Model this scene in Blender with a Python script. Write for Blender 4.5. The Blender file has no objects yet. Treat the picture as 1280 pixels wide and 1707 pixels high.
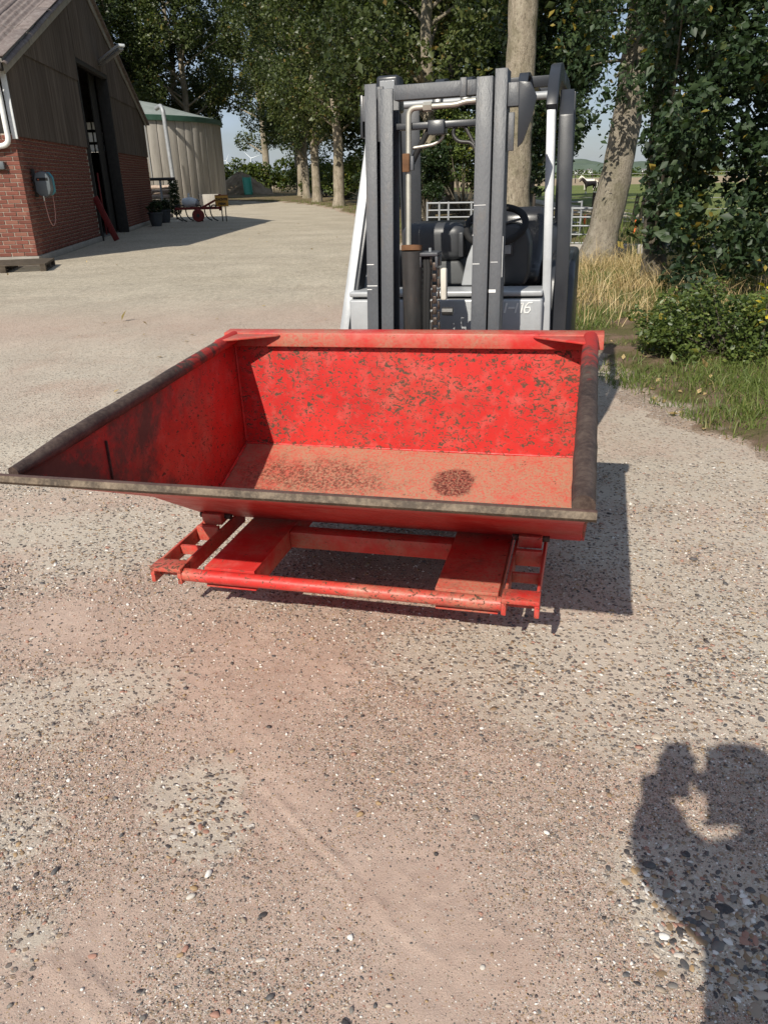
import bpy, bmesh, math, random
import numpy as np
from mathutils import Vector, Matrix, Quaternion
R = math.radians
rng = np.random.default_rng(11)
random.seed(5)
sc = bpy.context.scene
C = sc.collection

# ------------------------------------------------------------------ camera
CAM_H = 1.5
FPX, IMW, IMH = 1258.7, 1280.0, 1707.0
PITCH, ROLL = R(23.9366), 0.0212
fw = Vector((0, math.cos(PITCH), -math.sin(PITCH)))
up0 = Vector((0, math.sin(PITCH), math.cos(PITCH)))
rt0 = Vector((1, 0, 0))
cX = rt0 * math.cos(ROLL) - up0 * math.sin(ROLL)
cY = rt0 * math.sin(ROLL) + up0 * math.cos(ROLL)
cam_data = bpy.data.cameras.new('camera')
cam = bpy.data.objects.new('camera', cam_data)
C.objects.link(cam)
m3 = Matrix((cX, cY, -fw)).transposed()
cam.matrix_world = Matrix.Translation((0, 0, CAM_H)) @ m3.to_4x4()
cam_data.sensor_fit = 'VERTICAL'
cam_data.sensor_height = 36.0
cam_data.lens = 36.0 * FPX / IMH
cam_data.clip_start = 0.05
cam_data.clip_end = 20000
sc.camera = cam

# ------------------------------------------------------------------ light
SUN_AZ, SUN_EL = R(26.3), R(38.6)            # direction the shadows run to, and height of the sun
sdir = Vector((math.sin(SUN_AZ) * math.cos(SUN_EL), math.cos(SUN_AZ) * math.cos(SUN_EL), -math.sin(SUN_EL)))
world = bpy.data.worlds.new('World')
sc.world = world
world.use_nodes = True
wn = world.node_tree
sky = wn.nodes.new('ShaderNodeTexSky')
sky.sky_type = 'NISHITA'
sky.sun_disc = False
sky.sun_elevation = SUN_EL
sky.sun_rotation = SUN_AZ + math.pi
sky.air_density = 1.0
sky.dust_density = 0.7
bg = wn.nodes['Background']
bg.inputs['Strength'].default_value = 0.05
# thin broken cloud over the blue
wtc = wn.nodes.new('ShaderNodeTexCoord')
wmp = wn.nodes.new('ShaderNodeMapping')
wmp.inputs['Scale'].default_value = (1, 1, 3.2)
wno = wn.nodes.new('ShaderNodeTexNoise')
wno.inputs['Scale'].default_value = 2.6
wno.inputs['Detail'].default_value = 7
wno.inputs['Roughness'].default_value = .58
wrp = wn.nodes.new('ShaderNodeValToRGB')
wrp.color_ramp.elements[0].position = .42
wrp.color_ramp.elements[0].color = (.30, .30, .30, 1)
wrp.color_ramp.elements[1].position = .70
wrp.color_ramp.elements[1].color = (.75, .75, .75, 1)
wmx = wn.nodes.new('ShaderNodeMix')
wmx.data_type = 'RGBA'
wmx.inputs[7].default_value = (11.0, 13.4, 17.6, 1)
wn.links.new(wtc.outputs['Generated'], wmp.inputs['Vector'])
wn.links.new(wmp.outputs[0], wno.inputs['Vector'])
wn.links.new(wno.outputs['Fac'], wrp.inputs[0])
wn.links.new(wrp.outputs[0], wmx.inputs[0])
wn.links.new(sky.outputs[0], wmx.inputs[6])
wn.links.new(wmx.outputs[2], bg.inputs['Color'])
sun_d = bpy.data.lights.new('sun', 'SUN')
sun_d.energy = 5.0
sun_d.angle = R(0.53)
sun_d.color = (1.0, 0.94, 0.83)
sun = bpy.data.objects.new('sun', sun_d)
C.objects.link(sun)
sun.location = (-8, -16, 20)
sun.rotation_euler = sdir.to_track_quat('-Z', 'Y').to_euler()
sc.view_settings.view_transform = 'Standard'
sc.view_settings.look = 'None'
sc.view_settings.gamma = 1.0
sc.view_settings.exposure = 0.15
sc.view_settings.use_curve_mapping = False
sc.cycles.max_bounces = 6
sc.cycles.transparent_max_bounces = 6
sc.cycles.caustics_reflective = False
sc.cycles.caustics_refractive = False

# ------------------------------------------------------------------ where things stand
def ray(px, py):
    return cX * ((px - IMW / 2) / FPX) - cY * ((py - IMH / 2) / FPX) + fw
def at(px, py, D):                            # point seen there at D metres ahead
    d = ray(px, py)
    return Vector((0, 0, CAM_H)) + d * (D / d.y)
def gr(px, py, z=0.0):                        # point of the ground seen there
    d = ray(px, py)
    return Vector((0, 0, CAM_H)) + d * ((z - CAM_H) / d.z)

# ------------------------------------------------------------------ materials
class NT:
    def __init__(s, name):
        s.m = bpy.data.materials.new(name)
        s.m.use_nodes = True
        s.t = s.m.node_tree
        s.b = s.t.nodes['Principled BSDF']
        s.out = s.t.nodes['Material Output']
    def n(s, typ, **kw):
        nd = s.t.nodes.new('ShaderNode' + typ)
        for k, v in kw.items():
            if k.startswith('i_'):
                k2 = k[2:]
                nd.inputs[int(k2) if k2.isdigit() else k2.replace('_', ' ')].default_value = v
            else:
                setattr(nd, k, v)
        return nd
    def l(s, a, b):
        s.t.links.new(a, b)
    def coord(s, kind='Object', scale=(1, 1, 1)):
        if kind == 'Position':
            o = s.n('NewGeometry').outputs['Position']
        else:
            o = s.n('TexCoord').outputs[kind]
        mp = s.n('Mapping')
        mp.inputs['Scale'].default_value = scale
        s.l(o, mp.inputs['Vector'])
        return mp.outputs[0]
    def noise(s, vec, scale, detail=5, rough=.55, dist=0):
        nd = s.n('TexNoise', i_Scale=scale, i_Detail=detail, i_Roughness=rough, i_Distortion=dist)
        s.l(vec, nd.inputs['Vector'])
        return nd.outputs['Fac']
    def voro(s, vec, scale, feature='F1', rnd=1.0):
        nd = s.n('TexVoronoi', feature=feature, i_Scale=scale, i_Randomness=rnd)
        s.l(vec, nd.inputs['Vector'])
        return nd
    def ramp(s, fac, stops, interp='LINEAR'):
        nd = s.n('ValToRGB')
        r = nd.color_ramp
        r.interpolation = interp
        while len(r.elements) < len(stops):
            r.elements.new(0.5)
        for e, (p, c) in zip(r.elements, stops):
            e.position = p
            e.color = (c, c, c, 1) if isinstance(c, (int, float)) else (c[0], c[1], c[2], 1)
        s.l(fac, nd.inputs[0])
        return nd.outputs[0]
    def mix(s, fac, a, b, blend='MIX'):
        nd = s.n('Mix', data_type='RGBA', blend_type=blend)
        for sock, v in ((nd.inputs[0], fac), (nd.inputs[6], a), (nd.inputs[7], b)):
            if isinstance(v, (int, float)):
                sock.default_value = v
            elif isinstance(v, tuple):
                sock.default_value = (v[0], v[1], v[2], 1)
            else:
                s.l(v, sock)
        return nd.outputs[2]
    def math(s, op, a, b=0.0, clamp=False):
        nd = s.n('Math', operation=op, use_clamp=clamp)
        for sock, v in ((nd.inputs[0], a), (nd.inputs[1], b)):
            if isinstance(v, (int, float)):
                sock.default_value = v
            else:
                s.l(v, sock)
        return nd.outputs[0]
    def attr(s, name, out='Fac'):
        return s.n('Attribute', attribute_name=name).outputs[out]
    def bump(s, h, strength=.5, dist=.01):
        nd = s.n('Bump', i_Strength=strength, i_Distance=dist)
        s.l(h, nd.inputs['Height'])
        s.l(nd.outputs[0], s.b.inputs['Normal'])
    def set(s, color=None, rough=None, metal=None, spec=None):
        for nm, v in (('Base Color', color), ('Roughness', rough), ('Metallic', metal), ('Specular IOR Level', spec)):
            if v is None:
                continue
            sk = s.b.inputs[nm]
            if isinstance(v, tuple):
                sk.default_value = (v[0], v[1], v[2], 1)
            elif isinstance(v, (int, float)):
                sk.default_value = v
            else:
                s.l(v, sk)
        return s

M = {}
def simple(key, c1, c2, scale=6, rough=.6, metal=0.0, bump=.0, bscale=60, spec=.4, stretch=(1, 1, 1), grime=None, kind='Object', rnd=0):
    t = NT(key)
    v = t.coord(kind, stretch)
    f = t.noise(v, scale, 6, .6)
    col = t.mix(t.ramp(f, [(.3, 0), (.7, 1)]), c1, c2)
    if grime:
        g = t.ramp(t.noise(v, scale * 2.7, 7, .7), [(.55, 0), (.68, 1)])
        col = t.mix(t.math('MULTIPLY', g, grime[1]), col, grime[0])
    if rnd:
        oi = t.n('ObjectInfo').outputs['Random']
        col = t.mix(rnd, col, t.ramp(oi, [(0, .25), (1, 1.0)]), 'MULTIPLY')
    t.set(col, t.ramp(f, [(.3, max(0, rough - .08)), (.7, min(1, rough + .1))]), metal, spec)
    if bump:
        t.bump(t.noise(v, bscale, 5, .6), bump, .004)
    M[key] = t.m
    return t.m

def red_paint(key, chips, dirt, rust, wet=False, front=False):
    t = NT(key)
    v = t.coord('Object')
    red = t.mix(t.ramp(t.noise(v, 5, 5), [(.35, 0), (.7, 1)]), (.56, .034, .028), (.47, .024, .021))
    fade = t.ramp(t.noise(v, 14, 6, .7), [(.5, 0), (.75, 1)])
    red = t.mix(t.math('MULTIPLY', fade, .5), red, (.60, .17, .145))
    # loose dust lying in speckles
    dn = t.ramp(t.noise(v, 3.2, 5, .65), [(.60 - .36 * dirt, 0), (.76 - .26 * dirt, 1)])
    sp = t.ramp(t.noise(v, 95, 4, .75), [(.34, .25), (.56, 1)])
    col = t.mix(t.math('MULTIPLY', t.math('MULTIPLY', dn, sp), min(1, dirt * 1.7)), red, (.35, .205, .13))
    # paint chips down to brown steel
    zone = t.ramp(t.noise(v, 3.4, 3, .6), [(.22, .25), (.58, 1)])
    ch = t.noise(t.coord('Object', (1.0, 1.0, 1.4)), 52, 5, .66, 1.0)
    th = t.math('SUBTRACT', .725 - .065 * chips, t.math('MULTIPLY', zone, .095 * chips))
    cm = t.math('MULTIPLY', t.math('SUBTRACT', ch, th), 45, True)
    col = t.mix(cm, col, t.mix(t.noise(v, 40), (.045, .028, .018), (.15, .085, .05)))
    # broad rubbed rust
    rz = t.noise(v, 4.5, 7, .68, .4)
    if front:
        sy = t.n('SeparateXYZ')
        t.l(t.n('TexCoord').outputs['Object'], sy.inputs[0])
        rz = t.math('ADD', rz, t.math('MULTIPLY', t.math('SUBTRACT', .30, sy.outputs[1]), .40, False))
    rm = t.math('MULTIPLY', t.math('SUBTRACT', t.math('ADD', rz, t.math('MULTIPLY', t.math('SUBTRACT', t.noise(v, 38, 6, .8), .5), .30)), .70 - .32 * rust), 5, True)
    col = t.mix(rm, col, t.mix(t.noise(v, 22, 6, .7), (.075, .036, .027), (.21, .105, .072)))
    # fine long scratches
    s1 = t.noise(t.coord('Object', (18, 1.2, 18)), 14, 3, .6)
    s2 = t.noise(t.coord('Object', (1.5, 20, 16)), 12, 3, .6)
    sm = t.math('ADD', t.math('MULTIPLY', t.math('SUBTRACT', s1, .655), 12, True), t.math('MULTIPLY', t.math('SUBTRACT', s2, .655), 12, True), True)
    col = t.mix(t.math('MULTIPLY', sm, .7), col, (.13, .06, .045))
    allm = t.math('ADD', cm, rm, True)
    if wet:                                                       # round rusty stain where water stood
        nd = t.n('VectorMath', operation='DISTANCE')
        t.l(t.n('TexCoord').outputs['Object'], nd.inputs[0])
        nd.inputs[1].default_value = wet
        dd = t.math('ADD', nd.outputs['Value'], t.math('MULTIPLY', t.math('SUBTRACT', t.noise(v, 16, 5, .7), .5), .09))
        wm = t.math('MULTIPLY', t.ramp(dd, [(.075, 1), (.095, 0)]), t.ramp(t.noise(v, 110, 3, .7), [(.40, .25), (.58, 1)]))
        col = t.mix(wm, col, (.075, .016, .012))
        nd2 = t.n('VectorMath', operation='DISTANCE')
        t.l(t.coord('Object', (.5, 1.6, 1.6)), nd2.inputs[0])
        nd2.inputs[1].default_value = (wet[0] * .5 - .3, wet[1] * 1.6 - .02, wet[2] * 1.6)
        d3 = t.math('ADD', nd2.outputs['Value'], t.math('MULTIPLY', t.math('SUBTRACT', t.noise(v, 7, 6, .75), .5), .5))
        w3 = t.math('MULTIPLY', t.ramp(d3, [(.1, .85), (.22, 0)]), t.ramp(t.noise(v, 80, 3, .7), [(.42, .0), (.6, 1)]))
        col = t.mix(w3, col, (.09, .03, .02))
    t.set(col, t.mix(allm, t.ramp(t.noise(v, 20), [(.3, .36), (.7, .55)]), (.8, .8, .8)), 0, .45)
    hh = t.math('SUBTRACT', t.math('MULTIPLY', t.noise(v, 160, 3), .25), allm)
    t.bump(hh, .45, .0016)
    M[key] = t.m

red_paint('red_back', 1.15, .22, .10)
red_paint('red_floor', .5, 1.0, .15, wet=(-.517 + .755, -.185 + .70, -.558 + .74))
red_paint('red_side', .9, .3, .42, front=True)
red_paint('red_band', .35, .5, .06)
red_paint('red_frame', .6, .45, .30)
red_paint('red_pipe', 1.0, .4, .36)
red_paint('red_under', .2, .2, .16)

def rusty(key, a, b, c, redmix=.0):
    t = NT(key)
    v = t.coord('Object')
    f = t.noise(v, 9, 7, .7)
    col = t.ramp(f, [(.28, a), (.5, b), (.72, c)])
    col = t.mix(t.ramp(t.noise(v, 70, 4, .7), [(.45, 0), (.7, .5)]), col, tuple(min(1, x * 1.1) for x in c))
    if redmix:
        sy = t.n('SeparateXYZ')
        t.l(t.n('TexCoord').outputs['Object'], sy.inputs[0])
        f2 = t.math('ADD', t.math('MULTIPLY', sy.outputs[1], .55), t.math('MULTIPLY', t.noise(v, 13, 8, .8, .6), 1.0))
        col = t.mix(t.ramp(f2, [(.66, 0), (.78, .9)]), col, (.42, .025, .02))
    t.set(col, .62, 0, .4)
    t.bump(t.noise(v, 60, 6, .7), .5, .003)
    M[key] = t.m
rusty('rim_steel', (.024, .015, .013), (.055, .034, .027), (.13, .092, .07), .35)
rusty('lip_steel', (.05, .025, .02), (.095, .052, .04), (.14, .085, .065))
rusty('lip_edge', (.026, .018, .011), (.070, .048, .030), (.25, .19, .13))

simple('mast_paint', (.060, .064, .072), (.082, .086, .095), 7, .5, 0, .35, 140, .5, (1, 1, .35), ((.11, .085, .065), .35))
simple('guard_paint', (.022, .024, .029), (.03, .032, .037), 4, .34, 0, .06, 200, .5)  # charcoal, lowered so the right pillar's flank looks turned from the sun
simple('silver_paint', (.36, .37, .38), (.44, .45, .46), 6, .42, .25, .1, 160, .5, (1, 1, 1), ((.33, .33, .33), .4))
simple('plastic', (.040, .042, .046), (.052, .054, .058), 5, .40, 0, .12, 400, .5)
simple('display_sunlit', (.30, .31, .32), (.36, .37, .38), 5, .5)  # lightened to show sun on the display, which the mast shades here
simple('plastic_grey', (.07, .073, .075), (.085, .088, .09), 5, .55, 0, .15, 400, .4)
simple('seat_vinyl', (.016, .016, .018), (.024, .024, .026), 5, .28, 0, .1, 300, .5)
simple('rubber', (.012, .012, .013), (.022, .021, .02), 9, .75, 0, .2, 80, .3)
simple('oily_steel', (.018, .018, .018), (.060, .057, .054), 10, .42, .25, .4, 90, .5, (1, 1, .3), ((.10, .06, .04), .35))
simple('rust_top', (.10, .05, .025), (.18, .095, .05), 14, .85, 0, .6, 90, .2)
simple('zinc_pipe', (.36, .345, .30), (.46, .44, .38), 10, .42, .5, .05, 90, .5)
simple('galv', (.26, .27, .28), (.36, .37, .38), 12, .55, .35, .1, 90, .5)
simple('chain_steel', (.05, .035, .028), (.14, .11, .09), 40, .4, .6, .2, 90, .5)
simple('white_mark', (.7, .7, .68), (.8, .8, .78), 40, .5)
simple('bone_plastic', (.55, .52, .44), (.66, .63, .55), 20, .5)
simple('mortar', (.34, .29, .235), (.45, .395, .325), 14, .9, 0, .6, 90, .2)
simple('brick', (.175, .064, .048), (.26, .096, .07), 9, .85, 0, .7, 120, .2, rnd=.4)
simple('brick_pale', (.20, .08, .058), (.27, .125, .09), 9, .85, 0, .7, 120, .2)
simple('plinth', (.26, .24, .21), (.36, .33, .29), 5, .9, 0, .6, 60, .2)
simple('cladding', (.075, .058, .046), (.165, .135, .112), 3.2, .9, 0, .5, 40, .2, (6, 6, .25), ((.10, .085, .072), .6), 'Object', .3)
simple('roof_sheet', (.13, .10, .09), (.24, .20, .185), 5, .92, 0, .7, 50, .2, (1, 1, 1), ((.33, .32, .29), .7))
simple('barge_board', (.22, .205, .18), (.32, .30, .27), 6, .9, 0, .6, 60, .2, (1, 1, 1), ((.36, .31, .14), .35))
simple('dark_timber', (.028, .026, .024), (.05, .046, .042), 8, .8, 0, .4, 60, .2)
simple('near_black', (.02, .019, .018), (.03, .028, .027), 4, .9)  # very dark tone for inner walls, window bars and slab joints
simple('pvc', (.72, .72, .70), (.80, .80, .78), 8, .35, 0, 0, 60, .5, (1, 1, 1), ((.45, .43, .38), .3))
simple('old_white', (.62, .64, .65), (.74, .76, .77), 8, .45, 0, 0, 60, .4, (1, 1, 1), ((.36, .34, .30), .5))
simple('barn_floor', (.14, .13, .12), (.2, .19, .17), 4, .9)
simple('red_board', (.13, .012, .012), (.18, .02, .018), 6, .6)
simple('reel_grey', (.10, .115, .125), (.13, .145, .155), 6, .4)
simple('reel_teal', (.05, .22, .27), (.07, .27, .32), 6, .4)
simple('reel_orange', (.75, .16, .06), (.8, .2, .08), 6, .4)
simple('hose_pink', (.50, .25, .22), (.55, .30, .26), 6, .5)
simple('concrete_slab', (.30, .275, .24), (.45, .42, .375), 2.2, .92, 0, .4, 40, .2, (1.5, 1.5, .18), ((.20, .19, .165), .6), 'Object', .15)
simple('tank_roof', (.24, .27, .245), (.31, .335, .31), 2, .5, 0, .1, 30, .4)
simple('green_rim', (.035, .085, .06), (.05, .11, .08), 4, .5)
simple('log_bark', (.34, .25, .19), (.55, .44, .36), 11, .9, 0, .7, 60, .2, (1, 1, 1), ((.12, .08, .06), .7))
simple('pot', (.045, .05, .055), (.065, .07, .075), 9, .7, 0, .3, 70)
simple('farm_red', (.17, .024, .02), (.23, .045, .034), 14, .7, 0, .4, 60, .3, (1, 1, 1), ((.12, .06, .04), .6))
simple('dark_iron', (.035, .032, .03), (.07, .06, .055), 16, .7, .2, .3, 80)
simple('sign_orange', (.50, .24, .03), (.56, .29, .05), 9, .5)
simple('sign_ink', (.03, .025, .02), (.04, .03, .025), 9, .6)
simple('slide_green', (.03, .27, .17), (.05, .34, .22), 5, .45)
simple('earth', (.20, .145, .095), (.32, .25, .175), 1.4, .95, 0, .8, 18, .1, (1, 1, 1), ((.13, .16, .05), .5), 'Position')
simple('post_wood', (.05, .042, .034), (.085, .07, .058), 12, .9, 0, .5, 60, .2, (1, 1, .2))
simple('orange_plastic', (.80, .13, .03), (.85, .17, .05), 9, .4)
simple('wire', (.5, .5, .5), (.6, .6, .6), 9, .4, .6)
simple('horse_dark', (.018, .012, .010), (.032, .02, .016), 7, .5)
simple('horse_white', (.62, .57, .48), (.7, .66, .58), 7, .6)
simple('house_white', (.72, .73, .73), (.78, .79, .79), 1, .7)
simple('house_roof', (.16, .15, .15), (.2, .19, .19), 1, .8)
simple('glass_dark', (.03, .035, .04), (.05, .055, .06), 1, .1)
simple('turbine_white', (.75, .77, .80), (.8, .82, .84), 1, .5)
simple('cloth_dark', (.03, .035, .05), (.05, .055, .07), 9, .9)
simple('skin', (.50, .30, .22), (.55, .34, .26), 12, .55)
simple('hair', (.05, .03, .02), (.08, .05, .03), 30, .6)
simple('pallet_wood', (.06, .048, .036), (.11, .088, .066), 9, .9, 0, .5, 60, .2, (1, 1, 1), ((.05, .045, .04), .5))
simple('hill_green', (.075, .10, .075), (.11, .14, .11), .02, .95, 0, 0, 1, .1, (1, 1, 1), None, 'Position')

def bark(key, a, b, c):
    t = NT(key)
    v = t.coord('Object', (1, 1, .35))
    f = t.noise(v, 7, 8, .72)
    col = t.ramp(f, [(.3, a), (.5, b), (.7, c)])
    col = t.mix(t.ramp(t.noise(t.coord('Object'), 2.2, 5, .65), [(.45, 0), (.7, .7)]), col, (.12, .115, .06))
    sp = t.noise(t.coord('Object', (1, 1, .45)), 34, 5, .75)
    col = t.mix(t.ramp(sp, [(.52, 0), (.68, .75)]), col, tuple(x * .42 for x in a))
    t.set(col, .92, 0, .15)
    h = t.math('ADD', t.math('MULTIPLY', f, .6), t.math('MULTIPLY', sp, -.5))
    t.bump(h, 1.0, .06)
    M[key] = t.m
bark('bark_pale', (.20, .165, .12), (.33, .28, .215), (.44, .385, .30))
bark('bark_grey', (.16, .135, .105), (.27, .235, .185), (.36, .32, .26))
bark('bark_dark', (.08, .065, .05), (.13, .11, .085), (.19, .165, .13))

def leafmat(key, stops, trans=.35, rough=.42):
    t = NT(key)
    a = t.attr('tint')
    col = t.ramp(a, stops)
    t.set(col, rough, 0, .45)
    tr = t.n('BsdfTranslucent')
    t.l(t.mix(1.0, col, (1.0, 1.15, .55), 'MULTIPLY'), tr.inputs['Color'])
    mx = t.n('MixShader', i_0=trans)
    t.l(t.b.outputs[0], mx.inputs[1])
    t.l(tr.outputs[0], mx.inputs[2])
    t.l(mx.outputs[0], t.out.inputs['Surface'])
    M[key] = t.m
leafmat('leaf_poplar', [(0, (.034, .050, .018)), (.5, (.072, .095, .028)), (.85, (.125, .14, .042)), (.96, (.16, .14, .04)), (1, (.20, .14, .04))])
leafmat('leaf_dark', [(0, (.018, .034, .012)), (.6, (.036, .060, .02)), (.93, (.065, .090, .028)), (1, (.15, .13, .03))])
leafmat('leaf_elm', [(0, (.022, .042, .018)), (.6, (.046, .078, .032)), (.9, (.085, .12, .048)), (.97, (.13, .14, .035)), (1, (.30, .22, .04))], .36, .5)
leafmat('leaf_bright', [(0, (.05, .075, .015)), (.6, (.085, .115, .022)), (.93, (.13, .15, .03)), (1, (.28, .22, .03))], .4)
leafmat('leaf_shrub', [(0, (.036, .062, .016)), (.6, (.115, .155, .036)), (.92, (.19, .225, .055)), (1, (.24, .2, .035))], .3)
leafmat('leaf_yellow', [(0, (.55, .42, .02)), (1, (.65, .5, .04))], .4)
leafmat('straw', [(0, (.28, .19, .08)), (.5, (.56, .41, .20)), (1, (.74, .60, .36))], .3, .6)
leafmat('grass', [(0, (.075, .115, .022)), (.6, (.15, .195, .045)), (.9, (.24, .26, .08)), (1, (.32, .26, .12))], .35, .5)

# --- the yard: exposed aggregate under reddish sand
PEB = [(0, (.035, .036, .038)), (.12, (.075, .078, .08)), (.26, (.16, .15, .135)), (.38, (.22, .15, .085)), (.47, (.34, .23, .12)),
       (.55, (.30, .24, .18)), (.66, (.45, .38, .30)), (.76, (.34, .18, .13)), (.83, (.52, .48, .42)), (.93, (.74, .71, .65))]
t = NT('yard')
v = t.coord('Position')
dust = t.attr('dust')
red = t.attr('red')
far = t.attr('far')
warp = t.n('VectorMath', operation='ADD')
nz = t.n('TexNoise', i_Scale=30, i_Detail=2)
t.l(v, nz.inputs['Vector'])
sc1 = t.n('VectorMath', operation='SCALE')
sc1.inputs['Scale'].default_value = .012
t.l(nz.outputs['Color'], sc1.inputs[0])
t.l(v, warp.inputs[0])
t.l(sc1.outputs[0], warp.inputs[1])
vo = t.voro(warp.outputs[0], 52)
sepc = t.n('SeparateColor')
t.l(vo.outputs['Color'], sepc.inputs[0])
stone = t.ramp(sepc.outputs[0], PEB, 'CONSTANT')
keep = t.math('GREATER_THAN', sepc.outputs[1], .35)
smask = t.math('MULTIPLY', t.ramp(vo.outputs['Distance'], [(.30, 1), (.44, 0)]), keep)
matrix = t.mix(t.noise(v, 40, 4, .7), (.45, .39, .315), (.62, .555, .46))
conc = t.mix(smask, matrix, t.mix(.25, stone, (.42, .34, .28)))
sand = t.mix(t.ramp(t.noise(v, 3.5, 6, .7), [(.3, 0), (.7, 1)]), (.50, .365, .29), (.62, .48, .39))
sand = t.mix(t.ramp(t.noise(v, 420, 3, .8), [(.35, 0), (.65, .40)]), sand, (.25, .17, .14))
g2 = t.voro(v, 150)
sp2 = t.n('SeparateColor')
t.l(g2.outputs['Color'], sp2.inputs[0])
gritc = t.ramp(sp2.outputs[0], PEB, 'CONSTANT')
gritm = t.math('MULTIPLY', t.math('LESS_THAN', g2.outputs['Distance'], .36), t.math('GREATER_THAN', sp2.outputs[1], t.math('SUBTRACT', .95, t.math('MULTIPLY', t.attr('grit'), .60))))
sand2 = t.mix(gritm, sand, gritc)
g3 = t.voro(v, 330)
sp3 = t.n('SeparateColor')
t.l(g3.outputs['Color'], sp3.inputs[0])
gm3 = t.math('MULTIPLY', t.math('LESS_THAN', g3.outputs['Distance'], .4), t.math('GREATER_THAN', sp3.outputs[1], t.math('SUBTRACT', .93, t.math('MULTIPLY', t.attr('grit'), .55))))
sand2 = t.mix(gm3, sand2, t.ramp(sp3.outputs[0], PEB, 'CONSTANT'))
dm = t.math('ADD', dust, t.math('MULTIPLY', t.math('SUBTRACT', t.noise(v, 26, 6, .75), .5), 1.0))
dm = t.math('SUBTRACT', dm, t.math('MULTIPLY', smask, .22))
dmask = t.ramp(dm, [(.36, 0), (.60, 1)])
conc = t.mix(t.ramp(t.noise(v, 1.7, 5, .7), [(.35, 0), (.7, .38)]), conc, sand)
col = t.mix(dmask, conc, sand2)
# farther off, pale worn concrete
pale = t.mix(t.ramp(t.noise(v, .55, 6, .65), [(.3, 0), (.7, 1)]), (.56, .485, .365), (.68, .60, .465))
pale = t.mix(t.ramp(t.noise(t.coord('Position', (.5, 1.0, 1)), .8, 8, .75), [(.42, 0), (.75, .5)]), pale, (.33, .285, .225))
pale = t.mix(t.ramp(t.noise(v, 38, 5, .85), [(.30, .85), (.58, 0)]), pale, (.17, .145, .12))
pale = t.mix(1.0, pale, t.ramp(t.noise(t.coord('Position', (1, .55, 1)), 11, 9, .9), [(.36, .62), (.62, 1.22)]), 'MULTIPLY')
pale = t.mix(t.math('MULTIPLY', red, .85), pale, (.45, .30, .235))
col = t.mix(far, col, pale)
t.set(col, .92, 0, .15)
h = t.math('ADD', t.math('MULTIPLY', t.math('MULTIPLY', smask, t.math('SUBTRACT', 1.0, dmask)), .8), t.math('MULTIPLY', t.noise(v, 210, 5, .8), .7))
h = t.math('ADD', h, t.math('MULTIPLY', t.math('ADD', gritm, gm3), .45))
t.bump(h, .85, .006)
M['yard'] = t.m

t = NT('pebble')
a = t.attr('tint')
colp = t.ramp(a, PEB, 'CONSTANT')
vp = t.coord('Object')
colp = t.mix(t.ramp(t.noise(vp, 90, 5, .7), [(.35, .0), (.7, .55)]), colp, t.mix(.5, colp, (.36, .25, .2)))
t.set(colp, .6, 0, .35)
M['pebble'] = t.m
t = NT('pebble_single')
colp = t.ramp(t.n('ObjectInfo').outputs['Random'], PEB, 'CONSTANT')
vp = t.coord('Object')
colp = t.mix(t.ramp(t.noise(vp, 1.6, 5, .7), [(.4, .0), (.75, .6)]), colp, t.mix(.5, colp, (.36, .25, .2)))
t.set(colp, .55, 0, .4)
t.bump(t.noise(vp, 6, 4), .2, .05)
M['pebble_single'] = t.m

t = NT('verge')
v = t.coord('Position')
f = t.noise(v, 2.4, 6, .65)
soil = t.mix(t.noise(v, 60, 6, .8), (.16, .10, .07), (.31, .22, .155))
soil = t.mix(t.ramp(t.noise(v, 130, 3, .7), [(.6, 0), (.7, .7)]), soil, (.36, .27, .17))
gre = t.mix(t.noise(v, 45, 5, .8), (.07, .075, .025), (.21, .17, .085))
far2 = t.attr('far')
gm = t.math('ADD', f, t.math('MULTIPLY', far2, .06))
vg = t.voro(v, 70)
sv = t.n('SeparateColor')
t.l(vg.outputs['Color'], sv.inputs[0])
gcol = t.mix(t.math('MULTIPLY', t.math('LESS_THAN', vg.outputs['Distance'], .4), .75), t.mix(t.noise(v, 9, 5, .7), (.40, .30, .235), (.54, .43, .34)), t.ramp(sv.outputs[0], PEB, 'CONSTANT'))
vcol = t.mix(t.ramp(gm, [(.46, 0), (.6, 1)]), soil, gre)
rimf = t.math('ADD', t.attr('rim'), t.math('MULTIPLY', t.math('SUBTRACT', t.noise(v, 30, 6, .8), .5), .9))
t.set(t.mix(t.ramp(rimf, [(.25, 0), (.6, 1)]), vcol, gcol), .95, 0, .1)
t.bump(t.noise(v, 40, 6, .8), .9, .03)
M['verge'] = t.m

t = NT('pasture')
v = t.coord('Position')
g = t.mix(t.ramp(t.noise(v, .12, 6, .65), [(.3, 0), (.7, 1)]), (.105, .135, .038), (.165, .19, .062))
g = t.mix(t.ramp(t.noise(v, 1.1, 5, .75), [(.5, 0), (.72, .6)]), g, (.19, .16, .07))
yy = t.n('SeparateXYZ')
t.l(v, yy.inputs[0])
dd = t.math('ADD', yy.outputs[1], t.math('MULTIPLY', t.noise(v, .01, 3), 60))
band = t.math('MULTIPLY', t.math('GREATER_THAN', dd, 142.0), t.math('LESS_THAN', dd, 260.0))
g = t.mix(band, g, t.mix(t.noise(v, .2, 5), (.30, .23, .15), (.37, .29, .19)))
t.set(g, .95, 0, .1)
t.bump(t.noise(v, 14, 6, .8), .8, .05)
M['pasture'] = t.m

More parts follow.
